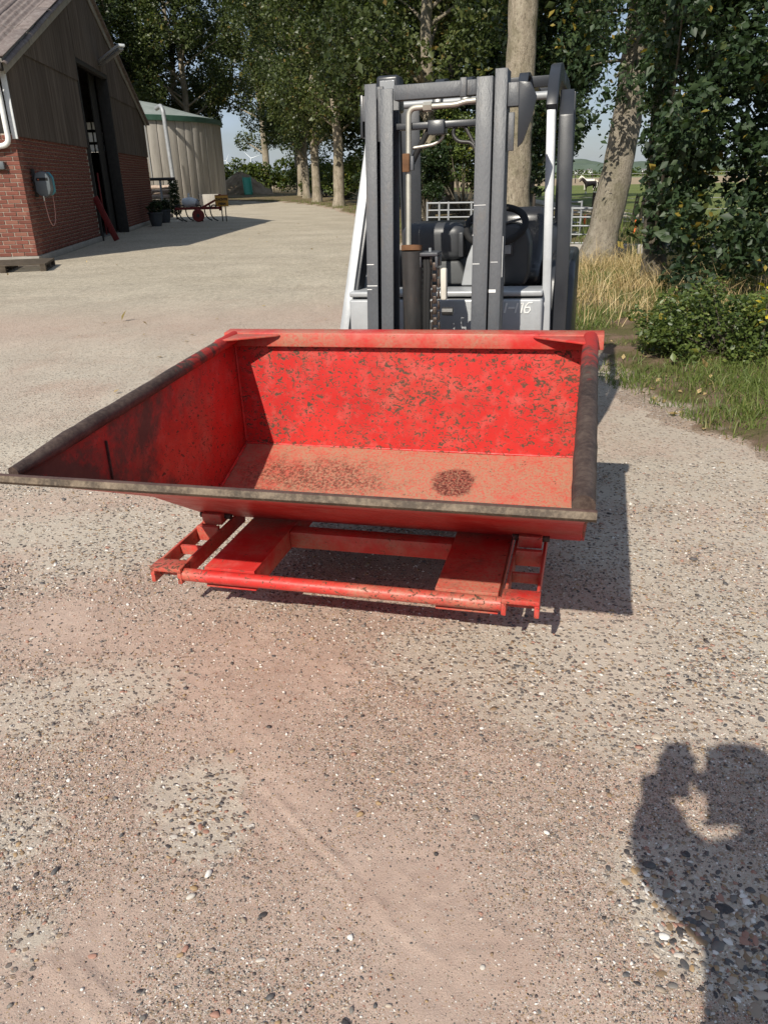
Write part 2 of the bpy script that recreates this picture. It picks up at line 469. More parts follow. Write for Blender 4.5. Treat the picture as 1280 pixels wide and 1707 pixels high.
t = NT('milky_sheet')
tr = t.n('BsdfTranslucent')
tr.inputs[0].default_value = (.85, .87, .88, 1)
t.set((.8, .82, .82), .4)
mx = t.n('MixShader', i_0=.7)
t.l(t.b.outputs[0], mx.inputs[1])
t.l(tr.outputs[0], mx.inputs[2])
t.l(mx.outputs[0], t.out.inputs['Surface'])
M['milky_sheet'] = t.m
t = NT('lamp_glass')
t.set((.55, .56, .57), .12, 0, .5)
t.b.inputs['Transmission Weight'].default_value = .5
t.bump(t.noise(t.coord('Object', (60, 60, 4)), 3, 2), .4, .004)
M['lamp_glass'] = t.m

# ------------------------------------------------------------------ mesh helpers
class MB:
    def __init__(s, off=(0, 0, 0)):
        s.v, s.f, s.off = [], [], Vector(off)
    def add(s, vs, fs):
        k = len(s.v)
        s.v += [Vector(p) - s.off for p in vs]
        s.f += [tuple(i + k for i in f) for f in fs]
        return s
    def bx(s, x0, x1, y0, y1, z0, z1):
        vs = [(x, y, z) for z in (z0, z1) for y in (y0, y1) for x in (x0, x1)]
        return s.add(vs, [(0, 2, 3, 1), (4, 5, 7, 6), (0, 1, 5, 4), (1, 3, 7, 5), (3, 2, 6, 7), (2, 0, 4, 6)])
    def obox(s, c, size, rot):
        vs = []
        for z in (-.5, .5):
            for y in (-.5, .5):
                for x in (-.5, .5):
                    vs.append(Vector(c) + rot @ Vector((x * size[0], y * size[1], z * size[2])))
        return s.add(vs, [(0, 2, 3, 1), (4, 5, 7, 6), (0, 1, 5, 4), (1, 3, 7, 5), (3, 2, 6, 7), (2, 0, 4, 6)])
    def bar(s, a, b, w, h, side=None):                 # rectangular bar from a to b
        a, b = Vector(a), Vector(b)
        d = (b - a).normalized()
        sd = Vector(side) if side else (Vector((0, 0, 1)) if abs(d.z) < .9 else Vector((0, 1, 0)))
        x = d.cross(sd).normalized()
        y = x.cross(d).normalized()
        vs = [p + x * (w / 2 * i) + y * (h / 2 * j) for p in (a, b) for i, j in ((-1, -1), (1, -1), (1, 1), (-1, 1))]
        return s.add(vs, [(0, 3, 2, 1), (4, 5, 6, 7), (0, 1, 5, 4), (1, 2, 6, 5), (2, 3, 7, 6), (3, 0, 4, 7)])
    def prism(s, poly, axis, a0, a1):                   # poly in the two other axes
        n = len(poly)
        vs = []
        for a in (a0, a1):
            for p in poly:
                q = list(p)
                q.insert(axis, a)
                vs.append(q)
        fs = [tuple(range(n - 1, -1, -1)), tuple(range(n, 2 * n))]
        fs += [(i, (i + 1) % n, n + (i + 1) % n, n + i) for i in range(n)]
        return s.add(vs, fs)
    def tube(s, pts, r, n=12, caps=True, closed=False):
        pts = [Vector(p) for p in pts]
        m = len(pts)
        rs = r if isinstance(r, (list, tuple)) else [r] * m
        vs, fs = [], []
        ref = None
        for i, p in enumerate(pts):
            if closed:
                d = pts[(i + 1) % m] - pts[i - 1]
            else:
                d = pts[min(i + 1, m - 1)] - pts[max(i - 1, 0)]
            d.normalize()
            if ref is None:
                ref = d.orthogonal().normalized()
            x = (ref - d * ref.dot(d)).normalized()
            ref = x
            y = d.cross(x)
            for k in range(n):
                a = 2 * math.pi * k / n
                vs.append(p + (x * math.cos(a) + y * math.sin(a)) * rs[i])
        rng_ = m if closed else m - 1
        for i in range(rng_):
            for k in range(n):
                j = (i + 1) % m
                fs.append((i * n + k, i * n + (k + 1) % n, j * n + (k + 1) % n, j * n + k))
        if caps and not closed:
            fs.append(tuple(range(n - 1, -1, -1)))
            fs.append(tuple((m - 1) * n + k for k in range(n)))
        return s.add(vs, fs)
    def lathe(s, prof, c=(0, 0, 0), n=24, axis='Z'):
        vs, fs = [], []
        for (r, z) in prof:
            for k in range(n):
                a = 2 * math.pi * k / n
                q = (r * math.cos(a), r * math.sin(a), z)
                if axis == 'X':
                    q = (z, r * math.cos(a), r * math.sin(a))
                elif axis == 'Y':
                    q = (r * math.cos(a), z, r * math.sin(a))
                vs.append(Vector(c) + Vector(q))
        for i in range(len(prof) - 1):
            for k in range(n):
                fs.append((i * n + k, i * n + (k + 1) % n, (i + 1) * n + (k + 1) % n, (i + 1) * n + k))
        fs.append(tuple(range(n - 1, -1, -1)))
        fs.append(tuple((len(prof) - 1) * n + k for k in range(n)))
        return s.add(vs, fs)
    def mesh(s, name, bevel=0, seg=2, smooth=35, merge=False):
        me = bpy.data.meshes.new(name)
        me.from_pydata([tuple(p) for p in s.v], [], s.f)
        bm = bmesh.new()
        bm.from_mesh(me)
        if merge:
            bmesh.ops.remove_doubles(bm, verts=bm.verts, dist=1e-5)
        bmesh.ops.recalc_face_normals(bm, faces=bm.faces)
        if bevel:
            es = [e for e in bm.edges if len(e.link_faces) == 2 and e.calc_face_angle(0) > R(28)]
            bmesh.ops.bevel(bm, geom=es, offset=bevel, segments=seg, profile=.5, affect='EDGES', clamp_overlap=True)
        bm.to_mesh(me)
        bm.free()
        if smooth:
            me.shade_smooth()
            me.set_sharp_from_angle(angle=R(smooth))
        return me
    def build(s, name, mat, parent=None, **kw):
        return link(name, s.mesh(name, **kw), mat, parent)

def link(name, me, mat=None, parent=None):
    if mat is not None and not me.materials:
        me.materials.append(M[mat] if isinstance(mat, str) else mat)
    o = bpy.data.objects.new(name, me)
    C.objects.link(o)
    if parent is not None:
        o.parent = parent
    return o
def tag(o, label=None, cat=None, group=None, kind=None):
    for k, vv in (('label', label), ('category', cat), ('group', group), ('kind', kind)):
        if vv:
            o[k] = vv
    return o
def thing(name, label, cat, loc=(0, 0, 0), rz=0, group=None, rot=None):
    o = bpy.data.objects.new(name, None)
    C.objects.link(o)
    o.empty_display_size = .2
    if rot is not None:
        o.matrix_world = Matrix.Translation(loc) @ rot.to_4x4()
    else:
        o.location = loc
        o.rotation_euler = (0, 0, rz)
    return tag(o, label, cat, group)
def fast(name, V, T, tint=None, smooth=False):
    me = bpy.data.meshes.new(name)
    nv, nt = len(V), len(T)
    me.vertices.add(nv)
    me.vertices.foreach_set('co', np.ascontiguousarray(V, dtype=np.float32).ravel())
    me.loops.add(nt * 3)
    me.loops.foreach_set('vertex_index', np.ascontiguousarray(T, dtype=np.int32).ravel())
    me.polygons.add(nt)
    me.polygons.foreach_set('loop_start', np.arange(0, nt * 3, 3, dtype=np.int32))
    if tint is not None:
        a = me.attributes.new('tint', 'FLOAT', 'FACE')
        a.data.foreach_set('value', np.ascontiguousarray(tint, dtype=np.float32))
    me.update(calc_edges=True)
    if smooth:
        me.shade_smooth()
    return me
def vnoise(x, y, seed=0, octaves=4, freq=1.0):          # cheap smooth value noise
    r = np.random.default_rng(seed)
    tot = np.zeros_like(x, dtype=float)
    amp = 1.0
    nrm = 0
    for o in range(octaves):
        tab = r.random((64, 64))
        fx, fy = x * freq, y * freq
        ix, iy = np.floor(fx).astype(int), np.floor(fy).astype(int)
        u, w = fx - ix, fy - iy
        u, w = u * u * (3 - 2 * u), w * w * (3 - 2 * w)
        a, b = tab[ix % 64, iy % 64], tab[(ix + 1) % 64, iy % 64]
        c, d = tab[ix % 64, (iy + 1) % 64], tab[(ix + 1) % 64, (iy + 1) % 64]
        tot += amp * ((a * (1 - u) + b * u) * (1 - w) + (c * (1 - u) + d * u) * w)
        nrm += amp
        amp *= .5
        freq *= 2.03
    return tot / nrm
# ================================================================== the setting
def sheet(name, xs, ys, zf, mat, attrs=None, smooth=True):
    X, Y = np.meshgrid(np.array(xs), np.array(ys))
    Z = zf(X, Y)
    nx, ny = len(xs), len(ys)
    idx = np.arange(nx * ny).reshape(ny, nx)
    a, b, c, d = idx[:-1, :-1].ravel(), idx[:-1, 1:].ravel(), idx[1:, 1:].ravel(), idx[1:, :-1].ravel()
    T = np.concatenate([np.stack([a, b, c], 1), np.stack([a, c, d], 1)])
    me = fast(name, np.stack([X.ravel(), Y.ravel(), Z.ravel()], 1), T, smooth=smooth)
    for k, fn in (attrs or {}).items():
        at_ = me.attributes.new(k, 'FLOAT', 'POINT')
        at_.data.foreach_set('value', fn(X, Y).ravel().astype(np.float32))
    o = link(name, me, mat)
    o['kind'] = 'structure'
    return o

def grow(a, b, step, mul=1.12, mx=4):
    out, p = [], a
    sgn = 1 if b > a else -1
    while (b - p) * sgn > 0:
        step = min(step * mul, mx)
        p += sgn * step
        out.append(p)
    return out

# pasture and ground to the horizon
gx = sorted(grow(0, -4000, 1, 1.5, 2000) + [0] + grow(0, 4000, 1, 1.5, 2000))
gy = sorted(grow(0, -300, 1, 1.5, 400) + [0] + grow(0, 9000, 1, 1.4, 2000))
sheet('ground', gx, gy, lambda X, Y: X * 0 - .05, 'pasture')

# bare and dusty patches of the yard
BARE = [(330, 1330, .17, 1.0), (90, 1180, .26, .85), (220, 1140, .22, .7), (30, 1390, .16, .75), (60, 1560, .10, .7), (1180, 1530, .17, 1.3), (1090, 1440, .08, .7),
        (1250, 1620, .10, 1.0), (1010, 1130, .40, .75), (1200, 1060, .5, .8), (860, 1120, .30, .6), (300, 900, .4, .8), (120, 880, .35, .6), (640, 1100, .25, .5), (1150, 900, .5, .7),
        (470, 985, .25, .6), (350, 1390, .10, .8), (1240, 1130, .3, .6)]
DUSTY = [(600, 1480, .20, .55), (500, 1320, .13, .55), (760, 1600, .25, .5), (450, 1160, .3, .4), (860, 1330, .25, .4), (160, 1640, .25, .5), (300, 1560, .25, .35), (150, 1050, .4, .5), (60, 850, .35, .5), (950, 1560, .18, .5)]
GRIT = [(760, 1230, .35, .9), (1000, 1420, .28, .9), (560, 1240, .2, .6), (900, 1480, .25, .8), (330, 1560, .25, .7), (520, 1600, .2, .7), (1180, 1300, .3, .9), (150, 1300, .25, .7), (60, 1480, .15, .7), (850, 1180, .3, .7)]
def blobs(X, Y, lst):
    o = np.zeros_like(X, dtype=float)
    for (px, py, r, a) in lst:
        c = gr(px, py)
        o += a * np.exp(-((X - c.x) ** 2 + ((Y - c.y) / 1.0) ** 2) / (2 * (r * .62) ** 2))
    return o
# swept tyre marks: arcs of loose sand
def arcs(X, Y):
    o = np.zeros_like(X, dtype=float)
    for pa, pb, pc, w, a in [((400, 1170), (520, 1350), (760, 1560), .05, 1), ((760, 1560), (1000, 1640), (1280, 1690), .06, 1), ((440, 1310), (560, 1430), (640, 1520), .009, 1.6), ((425, 1330), (540, 1440), (600, 1520), .008, 1.2), ((400, 1330), (560, 1480), (760, 1620), .008, 1.2), ((480, 1300), (640, 1420), (720, 1530), .01, 1.0), ((640, 1440), (860, 1590), (1200, 1690), .010, 1.2), ((620, 1470), (840, 1625), (1150, 1707), .009, 1.0),
                             ((90, 1610), (130, 1660), (180, 1707), .012, 2), ((120, 1600), (170, 1660), (230, 1707), .01, 2), ((560, 1100), (700, 1190), (900, 1290), .03, .8)]:
        A, B, Cc = gr(*pa), gr(*pb), gr(*pc)
        for q in np.linspace(0, 1, 60):
            p = A * (1 - q) ** 2 + B * 2 * q * (1 - q) + Cc * q * q
            near = np.exp(-((X - p.x) ** 2 + (Y - p.y) ** 2) / (2 * w * w))
            o = np.maximum(o, a * near)
    return o
def dustf(X, Y):
    n = vnoise(X + 20, Y + 9, 3, 5, 2.2)
    d = .74 + (n - .5) * 1.0 - blobs(X, Y, BARE) * .75 + blobs(X, Y, DUSTY) * .6
    near = (np.abs(X) < 3) & (Y > .5) & (Y < 4)
    ar = np.zeros_like(X)
    if near.any():
        ar[near] = arcs(X[near], Y[near])
    d = d - .42 * np.clip((Y - 2.9) / 1.6, 0, 1)
    return np.clip(d + np.minimum(ar, 1) * .3, -.3, 1.5)
def gritf(X, Y):
    n = vnoise(X + 5, Y + 31, 8, 4, 3.5)
    return np.clip(.45 + (n - .45) * 1.6 + blobs(X, Y, GRIT) * .6 - blobs(X, Y, DUSTY) * .9, 0, 1)
def redf(X, Y):
    a = np.exp(-((Y - 8.4 - .1 * X - 1.1 * vnoise(X, Y, 4, 3, .5)) / 1.2) ** 2) * (X < 1.2)
    b = np.exp(-((Y - 5.0 + .25 * X) / .7) ** 2) * .55
    return np.clip((a + b) * (.4 + vnoise(X, Y, 14, 4, .7) * 1.1), 0, 1)
def farf(X, Y):
    n = vnoise(X, Y, 6, 4, 1.1)
    return np.clip((Y - 3.2 + (n - .5) * 2.0 - .2 * X) / 4.0, 0, .28) + np.clip((Y - 6.5) / 9, 0, .66)
def yardz(X, Y):
    z = (vnoise(X, Y, 21, 5, 1.3) - .5) * .016
    near = (np.abs(X) < 3) & (Y > .5) & (Y < 4)
    if near.any():
        ar = np.zeros_like(X)
        ar[near] = arcs(X[near], Y[near])
        fine = vnoise(X, Y, 33, 3, 40) - .5
        z += ar * (.0012 + .0035 * vnoise(X, Y, 51, 4, 9.0)) + np.where(near, fine * .005, 0)
    return z
xs = sorted(grow(-1.6, -45, .012, 1.10, 3) + list(np.arange(-1.6, 1.7, .0095)) + grow(1.7, 9, .012, 1.14, 2))
ys = sorted(grow(.6, -8, .05, 1.3, 2) + list(np.arange(.6, 2.7, .0085)) + grow(2.7, 68, .0095, 1.045, 2))
yard = sheet('yard', xs, ys, yardz, 'yard', dict(dust=dustf, grit=gritf, red=redf, far=farf))

# right-hand verge
EDGE = [(-9, 8), (0, 4.2), (2, 3.3), (3.2, 2.7), (3.96, 2.2), (4.78, 1.92), (5.56, 1.72), (8, 1.5), (12, 1.2), (20, .3), (34.5, -1.0), (45, -2.9), (56, -6.0), (64, -11), (70, -40), (200, -60)]
def edge_x(Y):
    return np.interp(Y, [e[0] for e in EDGE], [e[1] for e in EDGE])
def vergez(X, Y):
    d = X - edge_x(Y) + (vnoise(X, Y, 2, 6, 2.2) - .5) * .95
    z = np.clip(d * .10, -.06, .045) + np.clip(d - .4, 0, 3) * .012 + (vnoise(X, Y, 12, 6, 4.0) - .5) * .05
    return z - np.clip((X - 8.5) * .25, 0, .3) - np.clip((Y - 96) * .05, 0, .3) * 0
sheet('verge', sorted(grow(1.2, -48, .06, 1.15, 2) + list(np.arange(1.2, 4.0, .022)) + grow(4.0, 10, .04, 1.2, 1)), sorted(grow(3, -9, .1, 1.3, 2) + list(np.arange(3, 7.5, .025)) + grow(7.5, 130, .03, 1.06, 3)),
      vergez, 'verge', dict(far=lambda X, Y: np.clip((Y - 5.5) / 3, 0, 1), rim=lambda X, Y: np.clip(1 - (X - edge_x(Y) + (vnoise(X, Y, 2, 6, 2.2) - .5) * .95 + (vnoise(X, Y, 29, 3, 9) - .5) * .25) / .34, 0, 1)))

# far hills and their woods
for k, (D, hmax, seed, x0, x1) in enumerate([(1900, 30, 3, -900, 1600), (2600, 46, 9, -1200, 2600)]):
    n = 220
    X = np.linspace(x0, x1, n)
    top = hmax * (.25 + .75 * vnoise(X / 160, X * 0 + seed, seed, 3)) + 7 * vnoise(X / 14, X * 0, seed + 1, 3)
    V, T = [], []
    for i in range(n):
        V += [(X[i], D, -1), (X[i], D + 20, top[i] * .8), (X[i], D + 80, top[i]), (X[i], D + 500, -1)]
    for i in range(n - 1):
        for j in range(3):
            a = i * 4 + j
            T += [(a, a + 4, a + 5), (a, a + 5, a + 1)]
    o = link('hills', fast('hills', np.array(V), np.array(T), smooth=True), 'hill_green')
    o['kind'] = 'structure'

# ---- pebbles
def ico(sub=1):
    bm = bmesh.new()
    bmesh.ops.create_icosphere(bm, subdivisions=sub, radius=1)
    bm.verts.ensure_lookup_table()
    V = np.array([v.co[:] for v in bm.verts])
    T = np.array([[v.index for v in f.verts] for f in bm.faces])
    bm.free()
    return V, T
IV, IT = ico(1)
IV2, IT2 = ico(2)
NP = 125000
cand_px = rng.random((NP * 2, 2)) * np.array([1420, 960]) + np.array([-70, 770])
X0 = (cand_px[:, 0] - IMW / 2) / FPX
Y0 = -(cand_px[:, 1] - IMH / 2) / FPX
Rr = X0[:, None] * np.array(cX)[None] + Y0[:, None] * np.array(cY)[None] + np.array(fw)[None]
P = (Rr * (-CAM_H / Rr[:, 2:3]))[:, :2]
dv, gv = dustf(P[:, 0], P[:, 1]), gritf(P[:, 0], P[:, 1])
dist = np.hypot(P[:, 0], P[:, 1])
prob = np.clip(.22 + .95 * gv - .2 * np.clip(dv - .6, 0, 1), .12, 1)
keepm = rng.random(len(P)) < prob
keepm &= ~((P[:, 0] > edge_x(P[:, 1]) + .25))
P, dv, gv, dist = P[keepm], dv[keepm], gv[keepm], dist[keepm]
P, dv, gv, dist = P[:NP], dv[:NP], gv[:NP], dist[:NP]
n = len(P)
size = np.exp(rng.normal(math.log(.00165), .40, n)) * np.clip(dist / 1.7, .8, 2.0)
big = rng.random(n) < (.004 + .28 * np.clip(.5 - dv, 0, .8))
size[big] = np.exp(rng.normal(math.log(.0048), .33, big.sum()))
cob = gr(1195, 1540)
inc = np.hypot((P[:, 0] - cob.x), (P[:, 1] - cob.y)) < .26
inc &= rng.random(n) < .05 * np.exp(-((P[:, 0] - cob.x) ** 2 + (P[:, 1] - cob.y) ** 2) / (2 * .09 ** 2))
size[inc] = np.exp(rng.normal(math.log(.0085), .33, inc.sum()))
size = np.clip(size, .0009, .017)
asp = np.stack([rng.uniform(.95, 1.5, n), rng.uniform(.65, 1.0, n), rng.uniform(.35, .7, n)], 1)
emb = (dv < .42) | inc
asp[emb, 2] *= .6
ang = rng.random(n) * 6.283
zz = yardz(P[:, 0], P[:, 1])
tint = rng.random(n)
tint[size < .0035] = tint[size < .0035] ** .72
order = np.argsort(-size / dist)
single, rest = order[:300], order[300:]
OV = np.array([(1, 0, 0), (-1, 0, 0), (0, 1, 0), (0, -1, 0), (0, 0, 1), (0, 0, -1.0)])
OT = np.array([(0, 2, 4), (2, 1, 4), (1, 3, 4), (3, 0, 4)])
def scatter(ids, BV, BT, name):
    ca, sa = np.cos(ang[ids]), np.sin(ang[ids])
    m = len(ids)
    jit = rng.normal(0, .13, (m, len(BV), 1)) + 1
    W_ = BV[None] * jit * (size[ids, None] * asp[ids])[:, None, :]
    X_ = W_[..., 0] * ca[:, None] - W_[..., 1] * sa[:, None] + P[ids, 0, None]
    Y_ = W_[..., 0] * sa[:, None] + W_[..., 1] * ca[:, None] + P[ids, 1, None]
    Z_ = W_[..., 2] + (zz[ids] + size[ids] * asp[ids, 2] * np.where(emb[ids], -.05, .3))[:, None]
    VV = np.stack([X_, Y_, Z_], -1).reshape(-1, 3)
    TT = (BT[None] + (np.arange(m) * len(BV))[:, None, None]).reshape(-1, 3)
    o = link(name, fast(name, VV, TT, np.repeat(tint[ids], len(BT)), True), 'pebble', yard)
    o['kind'] = 'stuff'
sm_ = size[rest] < .0026
scatter(rest[sm_], OV, OT, 'grit')
scatter(rest[~sm_], IV, IT, 'gravel')
pm = []
for k in range(6):
    d = IV2 * (1 + .16 * np.sin(IV2 @ rng.normal(0, 1.6, 3) + k)[:, None] + .05 * rng.normal(0, 1, (len(IV2), 1)))
    me = fast('pebble', d, IT2, smooth=True)
    me.materials.append(M['pebble_single'])
    pm.append(me)
for i in single:
    o = bpy.data.objects.new('pebble', pm[int(i) % 6])
    o.location = (P[i, 0], P[i, 1], zz[i] + size[i] * asp[i, 2] * (-.05 if emb[i] else .35))
    o.rotation_euler = (rng.normal(0, .1), rng.normal(0, .1), ang[i])
    o.scale = tuple(size[i] * asp[i] * .85)
    C.objects.link(o)
    o.parent = yard
# ================================================================== tipping bucket and forklift (l right, b back, u up)
YAW, TILT = .2623, .0225
vB = Vector((math.sin(YAW), math.cos(YAW), 0))
vR0 = Vector((math.cos(YAW), -math.sin(YAW), 0))
vR = vR0 * math.cos(TILT) + Vector((0, 0, 1)) * math.sin(TILT)
vU = -vR0 * math.sin(TILT) + Vector((0, 0, 1)) * math.cos(TILT)
OB = Vector((.8215, 2.8893, .9344))
ROT = Matrix((vR, vB, vU)).transposed()
def W3(l, b, u):
    return OB + vR * l + vB * b + vU * u
BW = 1.51
bo = (-.755, -.70, -.74)
bk = thing('tipping_bucket', 'worn red steel tipping bucket with rusty lip carried by the forklift', 'bucket', W3(*bo), rot=ROT)
def bm_():
    return MB(bo)
AP = (-.44, -.65)
LIPB, LIPU = -1.45, -.114
def dent(o, cuts, amp, freq, seed):               # plates knocked about by years of loads
    bm2 = bmesh.new()
    bm2.from_mesh(o.data)
    lng = [e for e in bm2.edges if e.calc_length() > .12]
    bmesh.ops.subdivide_edges(bm2, edges=lng, cuts=cuts, use_grid_fill=True)
    bm2.normal_update()
    co = np.array([v.co[:] for v in bm2.verts])
    h = (vnoise(co[:, 0] * freq + 7, (co[:, 1] + co[:, 2]) * freq + 3, seed, 3) - .5) * 2 * amp
    nn = [v.normal.copy() for v in bm2.verts]
    ref = max((f for f in bm2.faces), key=lambda f: f.calc_area()).normal.copy()
    for v, d in zip(bm2.verts, h):
        v.co += ref * d
    bm2.to_mesh(o.data)
    bm2.free()
    o.data.shade_smooth()
    o.data.set_sharp_from_angle(angle=R(35))
dent(bm_().bx(-BW, 0, 0, .008, -.494, -.01).build('back_plate', 'red_back', bk), 26, .0035, 5.5, 61)
def slab(p, q, th, l0, l1):                       # plate between two points of the profile
    d = Vector((q[0] - p[0], q[1] - p[1])).normalized()
    nn = Vector((-d.y, d.x)) * th
    return [(p[0], p[1]), (q[0], q[1]), (q[0] - nn.x, q[1] - nn.y), (p[0] - nn.x, p[1] - nn.y)]
dent(bm_().prism(slab((0, -.494), AP, -.008, 0, 0), 0, -BW + .009, -.009).build('floor_plate', 'red_floor', bk), 26, .0035, 5.5, 62)
KN = (-.80, -.424)
dent(bm_().prism(slab(AP, KN, -.008, 0, 0), 0, -BW + .009, -.009).build('front_plate', 'red_under', bk), 26, .002, 4, 63)
dent(bm_().prism(slab(KN, (LIPB + .02, LIPU - .012), -.008, 0, 0), 0, -BW + .009, -.009).build('front_plate', 'red_under', bk), 26, .002, 4, 64)
prof = [(.006, -.004), (.006, -.500), (AP[0], AP[1] - .008), (KN[0], KN[1] - .006), (LIPB + .03, LIPU - .018), (LIPB + .03, LIPU), (-.02, -.005)]
for l0 in (-BW - .002, -.007):
    sp = bm_().prism(prof, 0, l0, l0 + .009).build('side_plate', 'red_side', bk, bevel=.0015)
    s = 1 if l0 < -1 else -1
    x = -BW + .0095 if s > 0 else -.0095
    bm_().bar((x, -1.004, -.155), (x, -1.008, -.285), .006, .012, (1, 0, 0)).build('weld_seam', 'rim_steel', sp, bevel=.002)
# seams of weld metal where plates meet
def weld(a, b, r=.006):
    a, b = Vector(a), Vector(b)
    n_ = max(8, int((b - a).length / .02))
    pts = [a.lerp(b, i / n_) for i in range(n_ + 1)]
    rs = [r * (.75 + .5 * random.random()) for _ in pts]
    return bm_().tube(pts, rs, 8)
weld((-BW + .012, -.003, -.494), (-.012, -.003, -.494)).build('weld_bead', 'red_back', bk, smooth=60)
for x in (-BW + .011, -.011):
    weld((x, -.004, -.48), (x, -.004, -.03)).build('weld_bead', 'red_side', bk, smooth=60)
    weld((x, -.01, -.494), (x, AP[0], AP[1] + .006)).build('weld_bead', 'red_side', bk, smooth=60)
# rolled pipe along the two sides
for x, s in ((-BW + .022, 1), (-.022, -1)):
    pts, rr_ = [], []
    for q in np.linspace(0, 1, 30):
        p = Vector((x, -.02, -.012)).lerp(Vector((x - s * .004, LIPB + .022, LIPU + .010)), q)
        p += Vector((random.uniform(-.0012, .0012), 0, random.uniform(-.0015, .0015) ))
        pts.append(p)
        rr_.append((.0245 if s > 0 else .029) * (1 - (.35 if s > 0 else .1) * max(0, (q - .85) / .15)) * random.uniform(.985, 1.015))
    bm_().tube(pts, rr_, 18).build('rim_pipe', 'rim_steel', bk, smooth=50)
# top band of the back: upright strip and folded flange
bm_().prism([(-.030, .006), (.034, .012), (.034, -.062), (.026, -.062), (.026, .002), (-.022, -.004), (-.026, -.050), (-.034, -.050)], 0, -BW - .022, .028).build('top_band', 'red_band', bk, bevel=.003)
for s, x0 in ((1, -BW), (-1, 0.0)):
    pl = [(x0 + s * .004, -.036), (x0 + s * .235, -.036), (x0 + s * .225, -.048), (x0 + s * .03, -.165), (x0 + s * .004, -.172)]
    bm_().prism(pl, 2, -.006, .002).build('corner_gusset', 'red_band', bk, bevel=.002)
# lip: worn cutting edge
n_ = 60
vs, fs = [], []
for i in range(n_ + 1):
    x = -BW - .012 + (BW + .024) * i / n_
    wv = .003 * math.sin(i * .9) * random.random() + .0025 * (random.random() - .5)
    sag = -.010 * math.sin(math.pi * i / n_)
    d = Vector((-.883, .469))
    nn = Vector((.469, .883))
    c0 = Vector((LIPB, LIPU + sag * .0))
    for (a, h) in ((-.085, .012), (.004 + wv, .013), (.013 + wv, .006), (.012 + wv, -.010), (-.002 + wv, -.0145), (-.085, -.008)):
        q = c0 + d * a + nn * h
        vs.append((x, q.x, q.y))
for i in range(n_):
    for k in range(6):
        fs.append((i * 6 + k, i * 6 + (k + 1) % 6, (i + 1) * 6 + (k + 1) % 6, (i + 1) * 6 + k))
fs += [tuple(range(5, -1, -1)), tuple(n_ * 6 + k for k in range(6))]
lip = bm_().add(vs, fs).build('cutting_edge', 'lip_steel', bk, smooth=40)
lip.data.materials.append(M['lip_edge'])
for p in lip.data.polygons:
    c = p.center
    if p.normal.y < -.25 and abs(p.normal.x) < .5:
        p.material_index = 1
# carrying frame
def fr(name, m='red_frame', bev=.003):
    return lambda mb: mb.build(name, m, bk, bevel=bev)
for l0, l1 in ((-1.30, -1.108), (-.465, -.258)):
    po = bm_().bx(l0, l1, -.858, .03, -.672, -.664).bx(l0, l1, -.868, .03, -.742, -.734).bx(l0, l0 + .008, -.858, .03, -.734, -.672).bx(l1 - .008, l1, -.858, .03, -.734, -.672).bx(l0, l1, -.866, -.8585, -.7335, -.664).build('fork_pocket', 'red_frame', bk, bevel=.0015)
bm_().bx(-1.107, -.466, -.53, -.465, -.735, -.668).build('cross_beam', 'red_frame', bk, bevel=.004)
bm_().bx(-1.107, -.466, -.03, .03, -.735, -.668).build('cross_beam', 'red_frame', bk, bevel=.004)
pts = [Vector((-1.385, -.889, -.688)).lerp(Vector((-.245, -.889, -.688)), q) for q in np.linspace(0, 1, 14)]
bm_().tube(pts, .0235, 18).build('front_pipe', 'red_pipe', bk, smooth=50)
for l0, l1 in ((-1.485, -1.372), (-.240, -.128)):
    ar = bm_().bx(l0, l0 + .010, -.842, -.36, -.716, -.656).bx(l1 - .010, l1, -.842, -.36, -.716, -.656).build('latch_arm', 'red_frame', bk, bevel=.002)
    bm_().bx(l0 + .0105, l1 - .0105, -.72, -.705, -.70, -.664).build('latch_crosspiece', 'red_frame', ar, bevel=.002)
    bm_().bx(l0 + .0105, l1 - .0105, -.585, -.565, -.705, -.645).build('latch_crosspiece', 'red_frame', ar, bevel=.002)
    hd = bm_().bx(l0 - .004, l1 + .004, -.915, -.843, -.672, -.655).bx(l0 - .004, l0 + .012, -.915, -.843, -.716, -.6725).bx(l1 - .012, l1 + .004, -.915, -.843, -.716, -.6725).bx(l0 + .013, l1 - .013, -.856, -.846, -.716, -.6725).build('latch_head', 'red_pipe', bk, bevel=.003)
    bm_().bx(l0 + .015, l1 - .015, -.54, -.46, -.655, -.61).build('hinge_block', 'red_frame', bk, bevel=.003)
    c = (l0 + l1) / 2
    bm_().tube([(l0 - .010, -.50, -.632), (l1 + .010, -.50, -.632)], .012, 12).build('hinge_pin', 'rim_steel', bk, smooth=50)

# ------------------------------------------------------------------ forklift
FC = -.69
fo = (FC, 1.2, -.9185)
fk = thing('forklift', 'grey and silver forklift holding the red bucket on its mast', 'forklift', W3(*fo), rot=ROT)
def fm():
    return MB(fo)
TAN = .135
def mastbar(l0, l1, b0, b1, u0, u1):
    mb = fm()
    vs = []
    for u in (u0, u1):
        for b in (b0, b1):
            for l in (l0, l1):
                vs.append((l, b + TAN * u, u))
    return mb.add(vs, [(0, 2, 3, 1), (4, 5, 7, 6), (0, 1, 5, 4), (1, 3, 7, 5), (3, 2, 6, 7), (2, 0, 4, 6)])
def channel(name, l0, l1, b0, b1, u1, web):
    a = mastbar(l0, l1, b0, b0 + .014, -.80, u1)
    for part in (mastbar(l0, l1, b1 - .014, b1, -.80, u1), mastbar(web, web + .014, b0 + .0142, b1 - .0142, -.80, u1)):
        a.add([p + a.off for p in part.v], part.f)
    return a.build(name, 'mast_paint', fk, bevel=.002)
mL = channel('mast_outer_rail', -.982, -.932, .275, .40, .935, -.981)
channel('mast_inner_rail', -.914, -.860, .262, .385, .912, -.913)
